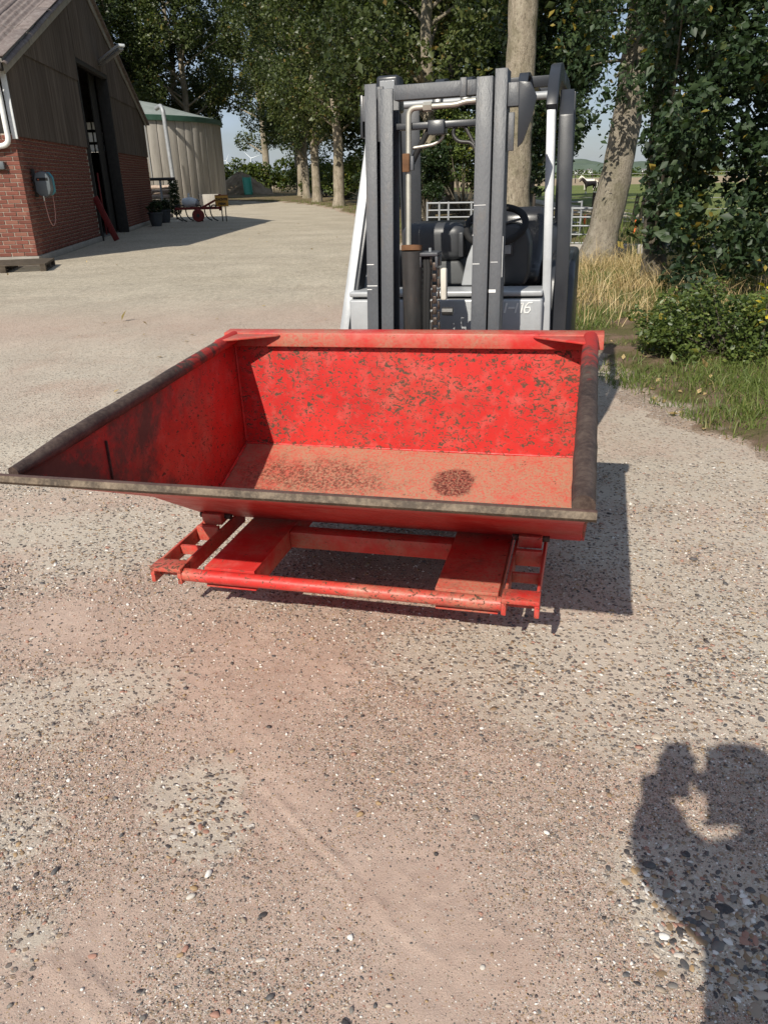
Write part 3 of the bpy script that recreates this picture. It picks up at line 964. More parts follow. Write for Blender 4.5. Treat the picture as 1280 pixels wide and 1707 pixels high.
channel('mast_inner_rail', -.520, -.455, .262, .385, .930, -.469)
mR = channel('mast_outer_rail', -.449, -.400, .275, .40, .955, -.415)
# side gussets and spacers of the mast
mastbar(-1.000, -.983, .30, .40, .80, .895).build('mast_bracket', 'mast_paint', fk, bevel=.002)
mastbar(-1.012, -1.001, .31, .39, .74, .90).build('mast_roller_guard', 'guard_paint', fk, bevel=.002)
mastbar(-.931, -.915, .29, .34, .72, .915).build('mast_spacer', 'mast_paint', fk, bevel=.002)
mastbar(-.399, -.355, .29, .36, .82, .905).build('mast_bracket', 'mast_paint', fk, bevel=.003)
fm().prism([(-.356, .905), (-.356, .67), (-.335, .69), (-.300, .78), (-.285, .85), (-.31, .90)], 1, .40, .415).build('stop_plate', 'guard_paint', fk, bevel=.003)
mastbar(-.398, -.372, .31, .33, .66, .80).build('stop_bar', 'mast_paint', fk, bevel=.002)
# scraped paint marks
for l0, l1, u, th in ((-.981, -.950, .238, .003), (-.981, -.935, .150, .003), (-.519, -.490, .235, .0025), (-.519, -.470, .462, .002), (-.445, -.415, .240, .002), (-.449, -.42, .12, .012), (-.981, -.96, .135, .003)):
    bb = .262 if -.92 < l0 and l0 < -.45 else .275
    if l0 > -.46:
        bb = .275
    mastbar(l0, l1, bb - .0006, bb + .004, u, u + th).build('paint_scrape', 'white_mark', fk, smooth=0)
mastbar(-.392, -.3895, .285, .30, .05, .30)
mastbar(-.3985, -.397, .285, .30, .18, .34).build('warning_sticker', 'white_mark', fk, smooth=0)
# top tie bar
mastbar(-.859, -.521, .275, .345, .868, .924).build('mast_tie_bar', 'mast_paint', fk, bevel=.004)
mastbar(-.585, -.560, .262, .274, .864, .932).build('tie_clip', 'mast_paint', fk, bevel=.002)
mastbar(-.859, -.521, .30, .38, .76, .785).build('mast_tie_bar', 'guard_paint', fk, bevel=.004)
mastbar(-.72, -.65, .285, .36, .735, .79).build('pulley_block', 'guard_paint', fk, bevel=.006)
# lift pipe
def mb_(l, b, u):
    return (l, b + TAN * u, u)
def bend(pts, rad=.04, n=6):
    pts = [Vector(p) for p in pts]
    out = [pts[0]]
    for i in range(1, len(pts) - 1):
        a, b, c = pts[i - 1], pts[i], pts[i + 1]
        r_ = min(rad, (a - b).length * .45, (c - b).length * .45)
        p0, p2 = b + (a - b).normalized() * r_, b + (c - b).normalized() * r_
        for k in range(n + 1):
            q = k / n
            out.append(p0 * (1 - q) ** 2 + b * 2 * q * (1 - q) + p2 * q * q)
    return out + [pts[-1]]
lp = fm().tube(bend([mb_(-.800, .30, -.5), mb_(-.800, .29, .838), mb_(-.66, .275, .838), mb_(-.60, .275, .838), mb_(-.565, .275, .847), mb_(-.522, .275, .848)], .035), .0115, 14).build('lift_pipe', 'zinc_pipe', fk, smooth=60)
fm().tube([mb_(-.735, .281, .838), mb_(-.70, .279, .838)], .0185, 6).build('coupling_nut', 'zinc_pipe', lp)
mastbar(-.822, -.792, .268, .30, .60, .67).build('pipe_clamp', 'rust_top', lp, bevel=.003)
mastbar(-.79, -.776, .275, .30, .605, .66).build('pipe_clamp', 'mast_paint', lp, bevel=.003)
fm().tube(bend([mb_(-.80, .33, .62), mb_(-.77, .33, .68), mb_(-.72, .33, .76)], .05), .012, 10).build('hose', 'rubber', fk, smooth=60)
fm().tube(bend([mb_(-.79, .32, .69), mb_(-.70, .33, .70), mb_(-.665, .33, .72), mb_(-.66, .33, .75)], .03), .007, 10).build('brake_line', 'zinc_pipe', fk, smooth=60)
fm().tube(bend([mb_(-.52, .32, .66), mb_(-.54, .32, .70), mb_(-.60, .32, .705), mb_(-.625, .32, .74), mb_(-.60, .32, .775), mb_(-.57, .32, .76), mb_(-.53, .32, .69)], .025), .008, 10).build('brake_line', 'oily_steel', fk, smooth=60)
# lift cylinder
cyl = fm().tube([(-.768, .25, -.8), (-.768, .255, .297)], .0435, 28).build('lift_cylinder', 'oily_steel', fk, smooth=50)
fm().tube([(-.768, .255, .2975), (-.768, .258, .318)], .0437, 28).build('cylinder_rim', 'rust_top', cyl, smooth=50)
# chain, hoses, sheave
sh = fm().bx(-.735, -.655, .235, .33, .275, .290).bx(-.737, -.725, .235, .33, .23, .2745).bx(-.667, -.655, .235, .33, .23, .2745).build('sheave_bracket', 'mast_paint', fk, bevel=.004)
fm().tube([(-.695, .28, .29), (-.695, .28, .305)], .006, 8).build('bolt', 'galv', sh)
for k in range(26):
    u = .255 - k * .0225
    b = .262 - .02 * math.sin(min(1, max(0, (u + .1) / .4)) * math.pi)
    cl = fm()
    if k % 2 == 0:
        cl.bx(-.692, -.684, b, b + .02, u - .018, u + .018).bx(-.660, -.652, b, b + .02, u - .018, u + .018)
    else:
        cl.bx(-.682, -.664, b + .001, b + .017, u - .016, u + .016)
    cl.build('chain_link', 'chain_steel', fk, bevel=.003)
for k in range(26):
    u = .255 - k * .0225
    fm().bx(-.726, -.716, .262, .272, u - .007, u + .007).build('chain_link', 'chain_steel', fk, bevel=.003)
for l in (-.712, -.699):
    fm().tube([(l - .004, .27, .27), (l + .004, .245, .22), (l, .238, .1), (l - .003, .24, -.05), (l - .003, .25, -.4)], .0105, 10).build('hose', 'rubber', fk, smooth=60)
fm().bx(-.648, -.622, .25, .285, .095, .225).build('wear_pad', 'bone_plastic', fk, bevel=.008)
fm().tube([(-.645, .28, .045), (-.60, .28, .045)], .018, 8).build('pivot_bolt', 'oily_steel', fk)
# carriage and forks
ca_ = fm().bx(-1.02, -.36, .15, .19, -.70, -.62).bx(-1.02, -.36, .15, .19, -.32, -.25).build('fork_carriage', 'mast_paint', fk, bevel=.004)
fm().bx(-.98, -.40, .195, .255, -.69, -.26).build('carriage_frame', 'mast_paint', ca_, bevel=.004)
for l in (-1.205, -.36):
    fm().prism([(.15, -.22), (.108, -.22), (.108, -.678), (-.78, -.690), (-.78, -.708), (.11, -.728), (.15, -.70)], 0, l - .05, l + .05).build('fork', 'oily_steel', fk, bevel=.004)
# body
def rbox(name, l0, l1, b0, b1, u0, u1, m, bev, seg=4, par=fk):
    return fm().bx(l0, l1, b0, b1, u0, u1).build(name, m, par, bevel=bev, seg=seg)
chs = rbox('chassis', -1.19, -.19, .62, 2.25, -.66, -.32, 'plastic', .03)
fp = rbox('front_panel', -1.17, -.245, .62, .70, -.315, .045, 'silver_paint', .01, 3)
rbox('step_ledge', -1.17, -.245, .625, .80, .056, .082, 'silver_paint', .008, 3)
ds = rbox('dashboard', -.95, -.63, .80, 1.10, .20, .375, 'plastic', .055, 6)
rbox('dash_vent', -.66, -.638, .792, .81, .22, .33, 'plastic', .004, 2, ds)
fm().prism([(-.92, .085), (-.615, .085), (-.665, .199), (-.90, .199)], 1, .83, 1.05).build('knee_panel', 'plastic_grey', fk, bevel=.012, seg=3)
fm().prism([(-.648, .085), (-.54, .085), (-.54, .30), (-.585, .30), (-.62, .21)], 1, .79, .826).build('cowl_side', 'silver_paint', fk, bevel=.008, seg=3)
# pod to the right of the wheel
pod = fm().prism([(-.50, .075), (-.345, .075), (-.325, .14), (-.325, .27), (-.345, .335), (-.39, .362), (-.49, .362), (-.53, .34)], 1, .86, 1.0).build('control_pod', 'plastic', fk, bevel=.02, seg=4)
fm().bx(-.50, -.405, .845, .859, .215, .290).build('display_housing', 'plastic', pod, bevel=.006)
fm().bx(-.49, -.415, .838, .846, .225, .265).build('display', 'display_sunlit', pod, bevel=.003)
fm().bx(-.49, -.415, .838, .846, .270, .284).build('display', 'display_sunlit', pod, bevel=.003)
# seat
st = thing
seat = fm().prism([(1.02, .06), (1.18, .03), (1.32, .12), (1.36, .30), (1.34, .40), (1.28, .425), (1.22, .39), (1.19, .26), (1.10, .15), (1.02, .13)], 0, -.50, -.285).build('seat', 'seat_vinyl', fk, bevel=.03, seg=4)
rbox('seat_cushion', -.99, -.46, 1.15, 1.62, -.10, .06, 'seat_vinyl', .05, 5)
rbox('seat_back', -.97, -.46, 1.58, 1.72, .0, .30, 'seat_vinyl', .055, 5)
rbox('engine_hood', -1.12, -.215, 1.66, 2.35, -.30, .30, 'guard_paint', .07, 6)
cw = rbox('counterweight', -1.20, -.17, 2.0, 2.75, -.70, -.02, 'guard_paint', .12, 6)
# right and left fenders
for s in (1, -1):
    l0, l1 = (FC + s * .44, FC + s * .575)
    fm().prism([(.95, -.60), (.95, -.05), (1.0, .10), (1.12, .17), (1.9, .17), (2.05, .05), (2.05, -.60)], 0, min(l0, l1), max(l0, l1)).build('fender', 'guard_paint', fk, bevel=.03, seg=4)
# steering wheel
sw = []
cc = Vector((-.492, .86, .352))
ax1, ax2 = Vector((1, 0, .06)), Vector((0, .75, .66))
for k in range(36):
    a = 2 * math.pi * k / 36
    sw.append(cc + ax1 * (.140 * math.cos(a)) + ax2 * (.118 * math.sin(a)))
swo = fm().tube(sw, .0165, 12, closed=True).build('steering_wheel', 'rubber', fk, smooth=60)
for a in (.3, math.pi - .3, 1.5 * math.pi):
    fm().bar(cc, cc + ax1 * (.138 * math.cos(a)) + ax2 * (.116 * math.sin(a)), .022, .010).build('spoke', 'plastic', swo, bevel=.003)
fm().tube([cc + Vector((0, .01, -.01)), cc + Vector((0, .14, -.20))], .03, 12).build('steering_column', 'plastic', fk)
fm().lathe([(.0, -.012), (.035, -.012), (.038, .0), (.03, .014), (.0, .016)], cc, 16).build('wheel_hub', 'plastic', swo)
# overhead guard: slanted silver front pillars, dark rear pillars
def pil(pts, w, d, m, name):
    mb = fm()
    pts = [Vector(p) for p in pts]
    for i in range(len(pts) - 1):
        mb.bar(pts[i], pts[i + 1], w, d, (0, 1, 0) if abs((pts[i + 1] - pts[i]).normalized().y) < .7 else (0, 0, 1))
    return mb.build(name, m, fk, bevel=.003)
def sweep(pts, w, h, name, m, bev=.004):            # flat section swept along a path in the b-u plane, w across (l), h in plane
    mb = fm()
    pts = [Vector(p) for p in pts]
    vs, fs = [], []
    for i, p in enumerate(pts):
        t_ = (pts[min(i + 1, len(pts) - 1)] - pts[max(i - 1, 0)]).normalized()
        nrm = Vector((1, 0, 0)).cross(t_).normalized()
        for a, b in ((-1, -1), (1, -1), (1, 1), (-1, 1)):
            vs.append(p + Vector((1, 0, 0)) * (a * w / 2) + nrm * (b * h / 2))
    n = len(pts)
    for i in range(n - 1):
        for k in range(4):
            fs.append((i * 4 + k, i * 4 + (k + 1) % 4, i * 4 + 4 + (k + 1) % 4, i * 4 + 4 + k))
    fs += [(3, 2, 1, 0), tuple((n - 1) * 4 + k for k in range(4))]
    return mb.add(vs, fs).build(name, m, fk, bevel=bev)
for s, nm in ((-1, 'L'), (1, 'R')):
    if s < 0:
        lo, hi = Vector((-1.215, .66, -.16)), Vector((-1.09, .86, .90))
        pts = [(-1.225, .64, -.30), (-1.207, .67, -.10), (-1.085, .95, .86), (-1.06, 1.08, .96), (-1.05, 1.25, .99)]
    else:
        pts = [(-.225, .70, -.30), (-.228, .705, -.10), (-.247, .77, .82), (-.246, .83, .915), (-.244, .93, .975), (-.242, 1.06, .995), (-.242, 1.25, .99)]
    a = sweep(pts[:3], .046 if s < 0 else .038, .075, 'front_pillar', 'silver_paint')
    sweep([Vector(pts[2]) + Vector((0, .002, .003))] + [Vector(p) for p in pts[3:]], .046, .075, 'pillar_bend', 'guard_paint')
    if s < 0:
        sweep([Vector(p) + Vector((.034, .02, 0)) for p in pts[:3]], .020, .10, 'pillar_inner_strip', 'guard_paint')
    # rear pillar
    lr = -1.225 if s < 0 else -.196
    rp = fm().prism([(2.0, -.05), (2.16, -.05), (2.10, .90), (2.0, .99), (1.97, .99)], 0, lr, lr + .012).build('rear_pillar', 'guard_paint', fk, bevel=.004)
    fm().bx(lr + (.0125 if s < 0 else -.078), lr + (.13 if s < 0 else -.0005), 2.0, 2.012, -.05, .97).build('rear_pillar_face', 'guard_paint', rp, bevel=.004)
    for u in (.64, .12):
        fm().lathe([(.0, -.012), (.009, -.012), (.014, -.004), (.014, .004)], ((lr + .05 if s < 0 else lr - .03), 1.992, u), 10, 'Y').build('bolt_head', 'galv', rp)
    # roof side rail
    ls = -1.05 if s < 0 else -.242
    sweep([(ls, 1.255, .99), (ls, 1.7, 1.0), (ls, 2.0, .985)], .05, .06, 'roof_rail', 'guard_paint')
# front-facing strip beside the silver pillar; dark colour stands in for its sun-averted side
sweep([(-.168, .74, -.30), (-.168, .75, .30), (-.184, .82, .80), (-.188, .90, .90)], .060, .03, 'pillar_shade_strip', 'guard_paint')
fm().tube([(-1.05, 1.06, .905), (-.265, 1.06, .905)], .018, 14).build('roof_cross_tube', 'galv', fk, smooth=60)
fm().bar((-1.05, 1.30, .985), (-.265, 1.30, .985), .035, .05).build('roof_cross_bar', 'guard_paint', fk, bevel=.004)
fm().bar((-1.05, 1.95, 1.0), (-.265, 1.95, 1.0), .035, .05).build('roof_cross_bar', 'guard_paint', fk, bevel=.004)
for l in (-.80, -.665, -.40):
    sweep([(l, 1.02, .90), (l, 1.05, .96), (l, 1.11, 1.0), (l, 1.19, 1.01), (l, 1.38, 1.005), (l, 1.93, 1.0)], .045, .016, 'roof_slat', 'guard_paint', .003)
# work lamp
lm = fm().bx(-.985, -.885, .60, .70, .84, .985).build('work_lamp', 'guard_paint', fk, bevel=.014, seg=3)
fm().bx(-.968, -.902, .592, .599, .855, .965).build('lamp_lens', 'lamp_glass', lm, bevel=.012, seg=3)
# plain left-side hood below the pillar
fm().bx(-1.21, -1.165, .74, 1.0, -.30, .12).build('side_cover', 'silver_paint', fk, bevel=.01)
fm().bx(-1.165, -1.09, .71, .80, .0461, .055).build('ledge_strip', 'plastic', fk)
fm().tube([(-1.04, .52, -.4), (-1.02, .52, .1), (-1.0, .50, .22)], .016, 10).build('tilt_cylinder', 'oily_steel', fk)
# wheels
def wheel(l, b, r, w):
    wl = fm().lathe([(r * .62, -w / 2), (r * .9, -w / 2), (r, -w / 2 + .03), (r, w / 2 - .03), (r * .9, w / 2), (r * .62, w / 2)], (l, b, -.9185 + r + (l - FC) * -TILT * 0), 32, 'X').build('wheel', 'rubber', fk, smooth=50)
    fm().lathe([(.0, -w / 2 + .02), (r * .6, -w / 2 + .015), (r * .615, w / 2 - .015), (.0, w / 2 - .02)], (l, b, -.9185 + r), 24, 'X').build('rim', 'silver_paint', wl, smooth=50)
for s in (-1, 1):
    wheel(FC + s * .43, .62 + .0, .28, .19)
    wheel(FC + s * .40, 2.05, .23, .16)
# H16 lettering: thin slanted strokes
def stroke(pts, w, par):
    b = .6195
    k = lambda p: Vector((p[0] + .22 * p[1], b - .003, p[1]))
    vs, fs = [], []
    for i, p in enumerate(pts):
        a0, a1 = pts[max(i - 1, 0)], pts[min(i + 1, len(pts) - 1)]
        d = Vector((a1[0] - a0[0], a1[1] - a0[1])).normalized()
        n = Vector((-d.y, d.x)) * w / 2
        vs += [k((p[0] + n.x, p[1] + n.y)), k((p[0] - n.x, p[1] - n.y))]
    for i in range(len(pts) - 1):
        fs.append((i * 2, i * 2 + 1, i * 2 + 3, i * 2 + 2))
    q = [Vector(p) + Vector((0, .003, 0)) for p in vs]
    n = len(vs)
    fs2 = [tuple(j + n for j in f[::-1]) for f in fs]
    for i in range(len(pts) - 1):
        fs2 += [(i * 2, i * 2 + 2, i * 2 + 2 + n, i * 2 + n), (i * 2 + 1, i * 2 + 1 + n, i * 2 + 3 + n, i * 2 + 3)]
    fm().add(vs + q, fs + fs2).build('letter_stroke', 'white_mark', par, smooth=0)
x0, z0, hh = -.412, .006, .046
stroke([(x0, z0 - hh / 2), (x0, z0 + hh / 2)], .009, fp)
stroke([(x0 + .012, z0), (x0 + .044, z0)], .009, fp)
stroke([(x0 + .050, z0 - hh / 2), (x0 + .050, z0 + hh / 2)], .008, fp)
stroke([(x0 + .066, z0 + hh / 2 - .004), (x0 + .076, z0 + hh / 2 - .001), (x0 + .076, z0 - hh / 2)], .0065, fp)
six = [(x0 + .118, z0 + hh / 2), (x0 + .100, z0 + hh / 2), (x0 + .090, z0 + .008), (x0 + .088, z0 - .008), (x0 + .094, z0 - hh / 2 + .001), (x0 + .108, z0 - hh / 2 + .001), (x0 + .115, z0 - .010), (x0 + .110, z0 + .002), (x0 + .092, z0 + .002)]
stroke(six, .006, fp)
# ================================================================== barn
A0 = gr(66, 438)
B0 = gr(250, 374)
dG = (B0 - A0).normalized()
RZ = math.atan2(dG.y, dG.x)
A0.z = 0
barn = thing('barn', 'old red brick barn with grey corrugated gable and dark doorway', 'barn', A0, RZ)
LG, HB, EV, PK = 16.3, 2.42, 3.62, 6.6
BL = 14.0                                          # depth of the barn away from the yard
D0, D1, DH = 6.1, 10.1, 4.5                        # doorway
def roofz(s):
    return EV + (PK - EV) * (1 - abs(s - LG / 2) / (LG / 2))
wl = MB().bx(.014, D0 - .002, .014, .25, .0, HB - .004).build('brick_wall', 'mortar', barn, smooth=0)
MB().bx(.014, .25, .26, BL, .0, HB - .004).build('brick_wall', 'mortar', barn, smooth=0)
MB().bx(D1 + .002, LG, .014, .25, 0, HB - .004).build('brick_wall', 'mortar', barn, smooth=0)
# bricks
BLN, BH, COL = .246, .066, .078
bmesh_list = []
for k in range(4):
    mb = MB()
    w = .005
    mb.bx(-BLN / 2 + random.uniform(0, w), BLN / 2 - random.uniform(0, w), -.012 + random.uniform(-.003, .003), .05, 0, BH + random.uniform(-.002, .002))
    me = mb.mesh('brick', bevel=.004, seg=1)
    me.materials.append(M['brick' if k else 'brick_pale'])
    bmesh_list.append(me)
spots = []
ncr = int((HB - .16) / COL)
for c in range(ncr + 1):
    z = .14 + c * COL
    if z + BH > HB:
        break
    o_ = (c % 2) * .129
    y = .125 + o_
    k = 0
    while y < 3.2:
        if k == 0 and o_ > 0:
            spots.append((0, .058, z, .47))
        spots.append((0, y, z, 1))
        k = 1
        y += .258
    x = .125 + (.129 - o_)
    if o_ == 0:
        spots.append((1, .058, z, .47))
    while x < LG - .12:
        if not (D0 - .13 < x < D1 + .13):
            spots.append((1, x, z, 1))
        x += .258
def bw(sp):
    p = Vector((0.014, sp[1], sp[2])) if sp[0] == 0 else Vector((sp[1], .014, sp[2]))
    w = barn.matrix_basis @ p
    dd = math.hypot(w.x, w.y)
    vis = abs(w.x / w.y) < .56
    return (0 if vis else 100) + dd * (.5 if sp[0] == 0 else 1.0)
spots.sort(key=bw)
for i, (f, a, z, wd) in enumerate(spots[:300]):
    o = bpy.data.objects.new('brick', bmesh_list[(i * 7 + int(a * 31)) % 4])
    if f == 0:
        o.location, o.rotation_euler = (.014, a, z), (0, 0, -math.pi / 2)
    else:
        o.location = (a, .014, z)
    o.scale = (wd, 1, 1)
    C.objects.link(o)
    o.parent = wl
VB, TB = [], []
for i, (f, a, z, wd) in enumerate(spots[300:]):
    k = len(VB)
    e = random.uniform(-.003, .003)
    for zz_ in (z, z + BH):
        for (u_, w_) in ((-BLN / 2, -.012 + e), (BLN / 2, -.012 + e), (BLN / 2, .02), (-BLN / 2, .02)):
            VB.append((a + u_ * wd, .014 + w_, zz_) if f else (.014 + w_, a - u_ * wd, zz_))
    TB += [(k + q[0], k + q[1], k + q[2]) for q in ((0, 1, 5), (0, 5, 4), (1, 2, 6), (1, 6, 5), (3, 0, 4), (3, 4, 7), (4, 5, 6), (4, 6, 7), (0, 2, 1), (0, 3, 2))]
o = link('brickwork', fast('brickwork', np.array(VB), np.array(TB)), 'brick', wl)
o['kind'] = 'stuff'
for q in ((-.03, .24, -.03, BL), (.241, D0 - .002, -.03, .24), (D1 + .002, LG + .02, -.03, .24)):
    MB().bx(*q, 0, .13).build('plinth', 'plinth', barn, bevel=.012)
# corrugated gable sheets
def corr(x0, x1, zb, zt, y, amp=.036, pitch=.115, sub=4):
    n = max(2, int(round((x1 - x0) / pitch * sub)))
    vs, fs = [], []
    for i in range(n + 1):
        x = x0 + (x1 - x0) * i / n
        yy = y - amp * .5 * (1 + math.sin(2 * math.pi * x / pitch))
        t_ = min(zt, roofz(x) - .06)
        b_ = min(zb, t_ - .01)
        vs += [(x, yy, b_), (x, yy, t_), (x, yy + .008, b_), (x, yy + .008, t_)]
    for i in range(n):
        a, b = i * 4, i * 4 + 4
        fs += [(a, b, b + 1, a + 1), (a + 2, a + 3, b + 3, b + 2), (a, a + 2, b + 2, b), (a + 1, b + 1, b + 3, a + 3)]
    fs += [(0, 1, 3, 2), (n * 4, n * 4 + 2, n * 4 + 3, n * 4 + 1)]
    return MB().add(vs, fs)
SW = 1.02
k = 0
x = 0.02
while x < LG - .05:
    x1 = min(x + SW, LG - .01)
    segs = [(x, x1)]
    cut = []
    for row, (zb, zt, yy) in enumerate(((HB - .05, 4.02, -.004), (3.94, 6.6, -.034))):
        for (a, b) in segs:
            pieces = [(a, b, zb)]
            if b > D0 and a < D1:
                pieces = []
                if a < D0:
                    pieces.append((a, D0, zb))
                if b > D1:
                    pieces.append((D1, b, zb))
                if row == 1:
                    pieces.append((max(a, D0), min(b, D1), DH))
            for (p, q, zbb) in pieces:
                if q - p > .04 and min(zt, max(roofz(p), roofz(q)) - .06) > zbb + .03:
                    corr(p, q, zbb, zt, yy - .003 * (k % 2)).build('cladding_sheet', 'cladding', barn, smooth=60)
    x = x1
    k += 1
MB().bx(.0, .035, -.055, .05, HB - .1, EV - .05).build('corner_strip', 'old_white', barn, bevel=.004)
# long side above the bricks
for q in range(6):
    MB().bx(.01, .05, .10 + q * 1.1, .10 + q * 1.1 + 1.085, HB, EV - .02).build('side_panel', 'dark_timber', barn, bevel=.004)
# the doorway
MB().bx(D0 - .0015, D0 + .10, -.055, .10, 0, DH).build('door_jamb', 'dark_timber', barn, bevel=.006)
MB().bx(D1 - .10, D1 + .0015, -.055, .28, 0, DH).build('door_jamb', 'dark_timber', barn, bevel=.006)
MB().bx(D0 + .101, D1 - .101, -.05, .10, DH - .12, DH).build('door_lintel', 'dark_timber', barn, bevel=.006)
for q in range(4):
    MB().bx(9.3 + q * .21, 9.3 + q * .21 + .2, .34, .38, .03, DH - .02).build('door_board', 'dark_timber', barn, bevel=.004)
o2l = barn.matrix_basis.inverted()
cam_l = o2l @ Vector((0, 0, CAM_H))
def through(px, py, xx):
    q = (o2l.to_3x3() @ ray(px, py))
    return cam_l + q * ((xx - cam_l.x) / q.x)
ra, rb = through(161, 288, 8.6), through(177, 375, 8.6)
MB().bx(8.6, 8.66, min(ra.y, rb.y), max(ra.y, rb.y), .02, ra.z).build('inner_red_door', 'red_board', barn, bevel=.01)
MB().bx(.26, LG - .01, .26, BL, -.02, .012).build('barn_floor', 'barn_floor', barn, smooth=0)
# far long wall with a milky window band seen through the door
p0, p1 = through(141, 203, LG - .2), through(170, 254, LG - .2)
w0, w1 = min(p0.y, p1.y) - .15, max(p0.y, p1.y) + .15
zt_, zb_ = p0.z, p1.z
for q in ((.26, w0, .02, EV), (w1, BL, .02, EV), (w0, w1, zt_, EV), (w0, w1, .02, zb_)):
    MB().bx(LG - .25, LG, *q).build('far_wall', 'near_black', barn, smooth=0)
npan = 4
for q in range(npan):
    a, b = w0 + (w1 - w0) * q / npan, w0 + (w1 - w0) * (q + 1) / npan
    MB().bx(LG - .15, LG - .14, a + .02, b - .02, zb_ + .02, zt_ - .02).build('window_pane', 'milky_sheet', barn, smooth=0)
    MB().bx(LG - .18, LG - .12, b - .019, b + .019, zb_, zt_).build('window_bar', 'near_black', barn, smooth=0)
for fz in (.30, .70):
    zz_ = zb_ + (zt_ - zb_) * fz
    MB().bx(LG - .21, LG - .185, w0, w1, zz_ - .05, zz_ + .05).build('window_bar', 'near_black', barn, smooth=0)
MB().bx(.26, LG - .26, BL - .2, BL, .02, EV).build('end_wall', 'near_black', barn, smooth=0)
MB().prism([(.0, EV), (LG, EV), (LG / 2, PK - .06)], 1, BL - .2, BL).build('end_gable', 'near_black', barn, smooth=0)
# roof sheets
def roofsheet(y0, y1, s0, s1, lift):
    """corrugated sheet on the yard-side slope; s along the slope from the eave"""
    sl = math.hypot(LG / 2, PK - EV)
    ux, uz = (LG / 2) / sl, (PK - EV) / sl
    n = int((y1 - y0) / .177 * 6)
    vs, fs = [], []
    for i in range(n + 1):
        y = y0 + (y1 - y0) * i / n
        h = .028 * (1 + math.sin(2 * math.pi * y / .177)) + lift
        for s in (s0, s1):
            for t_ in (0, -.009):
                vs.append((s * ux - uz * (h + t_), y, EV + s * uz + ux * (h + t_)))
    for i in range(n):
        a, b = i * 4, i * 4 + 4
        fs += [(a, b, b + 2, a + 2), (a + 1, a + 3, b + 3, b + 1), (a, a + 1, b + 1, b), (a + 2, b + 2, b + 3, a + 3)]
    fs += [(0, 2, 3, 1), (n * 4, n * 4 + 1, n * 4 + 3, n * 4 + 2)]
    return MB().add(vs, fs)
SLN = math.hypot(LG / 2, PK - EV)
for c_ in range(13):
    for r_ in range(6):
        y0 = -.20 + c_ * 1.062
        s0 = -.28 + r_ * (SLN + .28) / 6
        if c_ > 4 and r_ > 0 and False:
            continue
        roofsheet(y0, y0 + 1.10, s0, s0 + (SLN + .28) / 6 + .14, .012 * (1 - .0 * r_) + (.011 if r_ % 2 == 0 else .0) + (.004 if c_ % 2 else 0)).build('roof_sheet', 'roof_sheet', barn, smooth=60)
MB().prism([(LG / 2, PK + .02), (LG + .28, EV - .08), (LG + .28, EV - .12), (LG / 2, PK - .02)], 1, -.2, BL).build('roof_slope', 'roof_sheet', barn, smooth=0)
MB().tube([(LG / 2, -.22, PK + .07), (LG / 2, BL, PK + .07)], .11, 12).build('ridge_cap', 'roof_sheet', barn)
# barge boards with lichen caps
sl = Vector((LG / 2, 0, PK - EV)).normalized()
for side in (0, 1):
    for q in range(4):
        f0, f1 = q / 4, (q + 1) / 4
        P0 = Vector((-.20, -.09, EV - .16 + .07)) if side == 0 else Vector((LG + .20, -.09, EV - .16 + .07))
        P1 = Vector((LG / 2, -.09, PK - .11))
        a, b = P0.lerp(P1, f0), P0.lerp(P1, f1 - .004)
        MB().bar(a, b, .030, .26, (0, 0, 1)).build('barge_board', 'barge_board', barn, bevel=.004)
        if side == 0:
            up_ = Vector((-sl.z, 0, sl.x))
            MB().bar(a + up_ * .17 + Vector((0, .07, 0)), b + up_ * .17 + Vector((0, .07, 0)), .26, .02, (0, 0, 1)).build('verge_cap', 'roof_sheet', barn, bevel=.004)
# gutter and rain pipe
MB().tube([(-.26, -.1, EV - .10), (-.26, 6, EV - .10)], .075, 14).build('gutter', 'dark_timber', barn, smooth=50)
MB().tube(bend([(-.24, .06, EV - .12), (-.22, .08, EV - .25), (-.09, .10, 3.1), (-.09, .10, 2.22), (-.09, .62, 2.13), (-.09, .95, 2.1)], .13, 8), .05, 14).build('rain_pipe', 'pvc', barn, smooth=60)
MB().bx(-.10, .0, .28, .46, 1.78, 1.92).build('socket_box', 'reel_grey', barn, bevel=.01)

# ---- things about the barn
def bl(x, y, z):
    return barn.matrix_basis @ Vector((x, y, z))
pa, pb = at(166, 105, 25.7), at(203, 75, 24.4)
lamp = thing('barn_lamp', 'old white strip lamp jutting out above the barn doorway', 'lamp', pa)
dv_ = pb - pa
MB().bar((0, 0, 0), dv_, .20, .07).build('lamp_housing', 'old_white', lamp, bevel=.015)
MB().bar(dv_ * .03 + Vector((0, 0, -.07)), dv_ * .97 + Vector((0, 0, -.07)), .15, .07).build('lamp_cover', 'lamp_glass', lamp, bevel=.02, seg=3)
MB().bar(Vector((0, 0, -.02)), (bl(8.9, -.04, 4.62) - pa), .04, .04).build('bracket', 'dark_iron', lamp)
reel = thing('hose_reel', 'grey and teal hose reel with pink hose hung on the barn gable', 'hose reel', bl(.62, -.05, 1.25), RZ)
reel.scale = (.82, .82, .82)
MB().prism([(-.40, .18), (-.40, .44), (-.33, .56), (-.20, .60), (-.07, .55), (-.03, .42), (-.03, .12), (-.10, .04), (-.25, .0), (-.35, .06)], 0, -.17, .10).build('casing', 'reel_grey', reel, bevel=.02, seg=3)
MB().prism([(-.42, .12), (-.42, .46), (-.34, .58), (-.26, .58), (-.26, .02), (-.34, .04)], 0, .101, .20).build('side_cover', 'reel_teal', reel, bevel=.02, seg=3)
MB().bx(-.178, -.168, -.36, -.08, .38, .45).build('slot', 'rubber', reel, bevel=.004)
